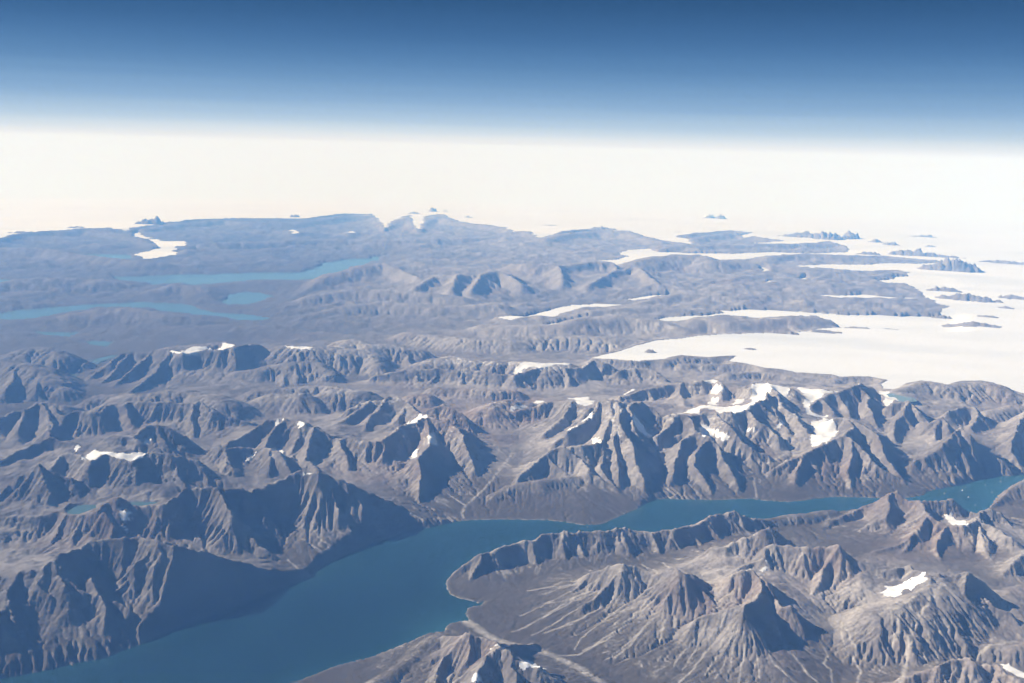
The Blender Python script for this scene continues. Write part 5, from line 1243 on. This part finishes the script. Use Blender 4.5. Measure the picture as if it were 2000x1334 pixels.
MOUNTAIN_LABELS = {
 'm_near_left': 'dark steep shore mountain with deep shaded ravines dropping straight to the fjord',
 'm_fluted_left': 'evenly fluted pyramid of pale ribs above the shore ravine',
 'm_dark_bowl': 'dark peak and ribbed ridge around the shaded bowl with the grey snow patch',
 'm_double_spur': 'large shore mountain with two long lit spurs and a small snow cap',
 'm_lake_cone': 'dark conical peak standing beside the turquoise lake',
 'm_snow_wall': 'dark gullied rock wall carrying the thin icefield along its top',
 'm_pale_knob': 'low pale rock knob at the end of the gullied wall',
 'm_pyramid': 'pointed brown pyramid behind the gullied icefield wall',
 'm_twin_dark': 'dark twin summit with a smooth shaded flank behind the pyramid',
 'm_long_cliff': 'long straight line of ribbed cliffs with a pale rounded top',
 'm_left_dome': 'broad rounded dome mountain with a shaded foot above the wide valley',
 'm_far_dome': 'low dark blue dome hill behind the broad dome mountain',
 'm_mesa': 'high mesa with scree streaked slope and white ice cap on its rim',
 'm_round_back': 'rounded blue grey summits beside the mesa with a thin snow strip',
 'm_hummock': 'low rounded hummock in front of the mesa cliffs',
 'm_escarpment': 'long pale escarpment with smooth plateau top and ice cap at its end',
 'm_midhill': 'low rounded hills with pale tops between the cliffs and the jagged peaks',
 'm_fluted_mid': 'finely fluted mountain with a long snow lined crest',
 'm_back_peak': 'small dark peak behind the snow lined crest',
 'm_purple_dome': 'reddish dome with dark ribbed cliffs and two small snow patches',
 'm_small_ridge': 'short broken ridge with a thin arc of snow below the reddish dome',
 'm_spur_mid': 'sharp spurs running down to the broad gravel valley',
 'm_trapezoid': 'flat topped fluted hill with a smooth domed foot on the far shore',
 'm_grand_massif': 'highest jagged massif with deep shaded clefts above the fjord bend',
 'm_cirque_spur': 'ribbed spurs with shaded cirques between the massif and the valley glacier',
 'm_snow_back': 'snow covered crest feeding the narrow glacier band',
 'm_col_peak': 'sharp grey peak between the valley glacier and the snow tongue',
 'm_right_ridge': 'low broken grey ridges in front of the turquoise pond',
 'm_shore_cliff': 'massive shore cliff with a level rock bench below the glacier snout',
 'm_right_cone': 'ribbed rock cone falling to the iceberg dotted arm of the fjord',
 'm_right_hills': 'grey knobbly hills along the margin of the ice sheet',
 'm_right_edge': 'grey mountain cut by the picture edge beyond the iceberg dotted arm',
 'm_peninsula': 'long low cliff backed peninsula reaching into the bend of the fjord',
 'm_fan_ridge': 'ridge of two fluted summits shedding long pale scree fans to the valley',
 'm_front_cone': 'great scree cone with pale streaks radiating from its dark summit',
 'm_center_horn': 'dark headed horn with pale ribbed flanks behind the scree fans',
 'm_striped_peak': 'striped grey peak with even ribs beside the bright glacier patch',
 'm_brown_plateau': 'broad brown plateau mountain furrowed by wide pale scree tracks',
 'm_bay_peak': 'many ribbed pinkish mountain with a pointed top beside the bay',
 'm_far_shore_hill': 'grey hill rising at the water edge beyond the bay mountain',
 'm_bottom_right': 'nearest dark ribbed crest, cut off by the lower edge of the picture',
 'm_bottom_center': 'nearest peak with snow cap and shaded cliff beside the braided river',
 'f_west': 'low hazy hills around the distant winding fjord',
 'f_north': 'far blue hills along the edge of the ice sheet with small ice tongues',
 'f_snow_range': 'distant mountain range with sunlit snowy ribs',
 'f_valley_cliffs': 'distant steep walls of a trough valley beside the ice tongue',
 'f_ice_ridge': 'long low rock ridges running out into the white ice sheet',
 'f_near_ice': 'pale ice scoured rock hills beside the near ice margin',

}
# nunataks
for i in range(len(NUNATAKS)):
    m = free & (cls_nun == i)
    fr, fc = np.nonzero(m)
    if len(fr) < 2: continue
    o = patch_mesh('nunatak', fr, fc, ZC, MAT_ROCK, COLm, 'cover')
    tag(o, 'structure', 'bare rock peak standing out of the far white ice sheet', 'nunatak', 'nunataks in the ice sheet')
    free &= ~m
m = free & cls_ice
fr, fc = np.nonzero(m)
tag(patch_mesh('ice_sheet', fr, fc, ZC, MAT_ICE), 'structure', 'vast white ice sheet reaching to the horizon with tongues between far hills', 'ice sheet')
free &= ~m
for i, (kind, h, poly) in enumerate(SNOWS):
    m = free & (cls_sn == i)
    fr, fc = np.nonzero(m)
    if len(fr) < 1: continue
    o = patch_mesh(kind, fr, fc, ZC, MAT_SNOW)
    lab = SNOW_LABELS[i] if i < len(SNOW_LABELS) else None
    tag(o, 'structure', lab, 'glacier' if kind == 'glacier' else 'snow field')
    free &= ~m
for i, n in enumerate(NAMES):
    m = free & (cls_mid == i)
    fr, fc = np.nonzero(m)
    if len(fr) < 1: continue
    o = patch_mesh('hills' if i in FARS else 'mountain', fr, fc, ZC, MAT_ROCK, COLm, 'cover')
    tag(o, 'structure', MOUNTAIN_LABELS.get(n), 'hills' if i in FARS else 'mountain')
    free &= ~m
fr, fc = np.nonzero(free)
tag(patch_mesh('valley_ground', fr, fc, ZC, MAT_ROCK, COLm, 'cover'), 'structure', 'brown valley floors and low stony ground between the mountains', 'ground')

# water sheets
def sheet(name, mask, level, mat, label, step=3):
    q = quad_any(mask)
    for _ in range(3):
        p = np.pad(q, 1); q = p[:-2, 1:-1] | p[2:, 1:-1] | p[1:-1, :-2] | p[1:-1, 2:] | q
    fr, fc = np.nonzero(q)
    if len(fr) == 0: return
    o = patch_mesh(name, fr, fc, level, mat, SIm, 'silt')
    tag(o, 'structure', label, name)
sheet('fjord', SDm < 0, 0.0, MAT_SEA, 'wide dark blue fjord bending between the near mountains')
EX2, EY2 = edge_noise(G2)
for k, poly in enumerate(WATERS):
    mm = ap((in_poly(G2, poly, EX2, EY2))[ROWS], False)
    sheet('lake' if k in (1, 5, 6) else 'fjord', mm, 0.0, MAT_LAKE, WATER_LABELS[k])
for k, (mm, lev) in enumerate(LAKEM):
    sheet('lake', ap(mm[ROWS], False), lev - 0.004, MAT_POND if k == 2 else MAT_LAKE, LAKE_LABELS[k])
print('meshes', round(time.time() - T0, 1))

# ------------------------------------------------------------------ icebergs
import random
random.seed(5)
for x, y in BERGS:
    s = random.uniform(0.012, 0.028)
    n = 9; vs = []; z0 = -(x * x + y * y) / (2 * RE)
    for ring, (rr, zz) in enumerate([(1.0, -0.012), (0.95, 0.004), (0.7, 0.012), (0.3, 0.02)]):
        for q in range(n):
            a = q / n * 2 * math.pi
            k = rr * s * (0.65 + 0.5 * random.random())
            vs.append((k * math.cos(a) * 1.3, k * math.sin(a), zz * (0.7 + 0.6 * random.random())))
    vs.append((0, 0, 0.024))
    fs = [(r * n + q, r * n + (q + 1) % n, (r + 1) * n + (q + 1) % n, (r + 1) * n + q) for r in range(3) for q in range(n)]
    fs += [(3 * n + q, 3 * n + (q + 1) % n, 4 * n) for q in range(n)]
    me = bpy.data.meshes.new('iceberg'); me.from_pydata(vs, [], fs); me.materials.append(MAT_BERG); me.update()
    o = bpy.data.objects.new('iceberg', me); o.location = (x, y, z0); C.objects.link(o)
    if x < 10: tag(o, None, 'lone white iceberg in the fjord bend off the end of the low peninsula', 'iceberg')
    else: tag(o, None, 'tiny white iceberg drifting in the far arm of the fjord behind the bay mountain', 'iceberg', 'icebergs drifting in the far arm of the fjord')

# ------------------------------------------------------------------ haze: the air below the plane
x0, x1, y0, y1 = -330.0, 330.0, -60.0, 460.0
zb = float(ZC.min()) - 0.3; zt = CAM_H + 0.8
me = bpy.data.meshes.new('haze')
vs = [(x, y, z) for z in (zb, zt) for y in (y0, y1) for x in (x0, x1)]
me.from_pydata(vs, [], [(0, 2, 3, 1), (4, 5, 7, 6), (0, 1, 5, 4), (2, 6, 7, 3), (0, 4, 6, 2), (1, 3, 7, 5)])
hm = bpy.data.materials.new('air'); hm.use_nodes = True
hn = hm.node_tree.nodes; hn.clear()
ho = hn.new('ShaderNodeOutputMaterial'); hv = hn.new('ShaderNodeVolumePrincipled')
hm.node_tree.links.new(hv.outputs[0], ho.inputs['Volume'])
HAZE = 0.0083
hv.inputs['Color'].default_value = (0.17, 0.42, 1.0, 1)
hv.inputs['Absorption Color'].default_value = (1, 1, 1, 1)
hv.inputs['Density'].default_value = HAZE
hv.inputs['Anisotropy'].default_value = 0.0
hm.cycles.volume_sampling = 'DISTANCE'
hm.cycles.homogeneous_volume = True
me.materials.append(hm)
o = bpy.data.objects.new('haze', me); C.objects.link(o); tag(o, 'stuff', 'thin blue haze of the air below the plane')
print('done', round(time.time() - T0, 1))
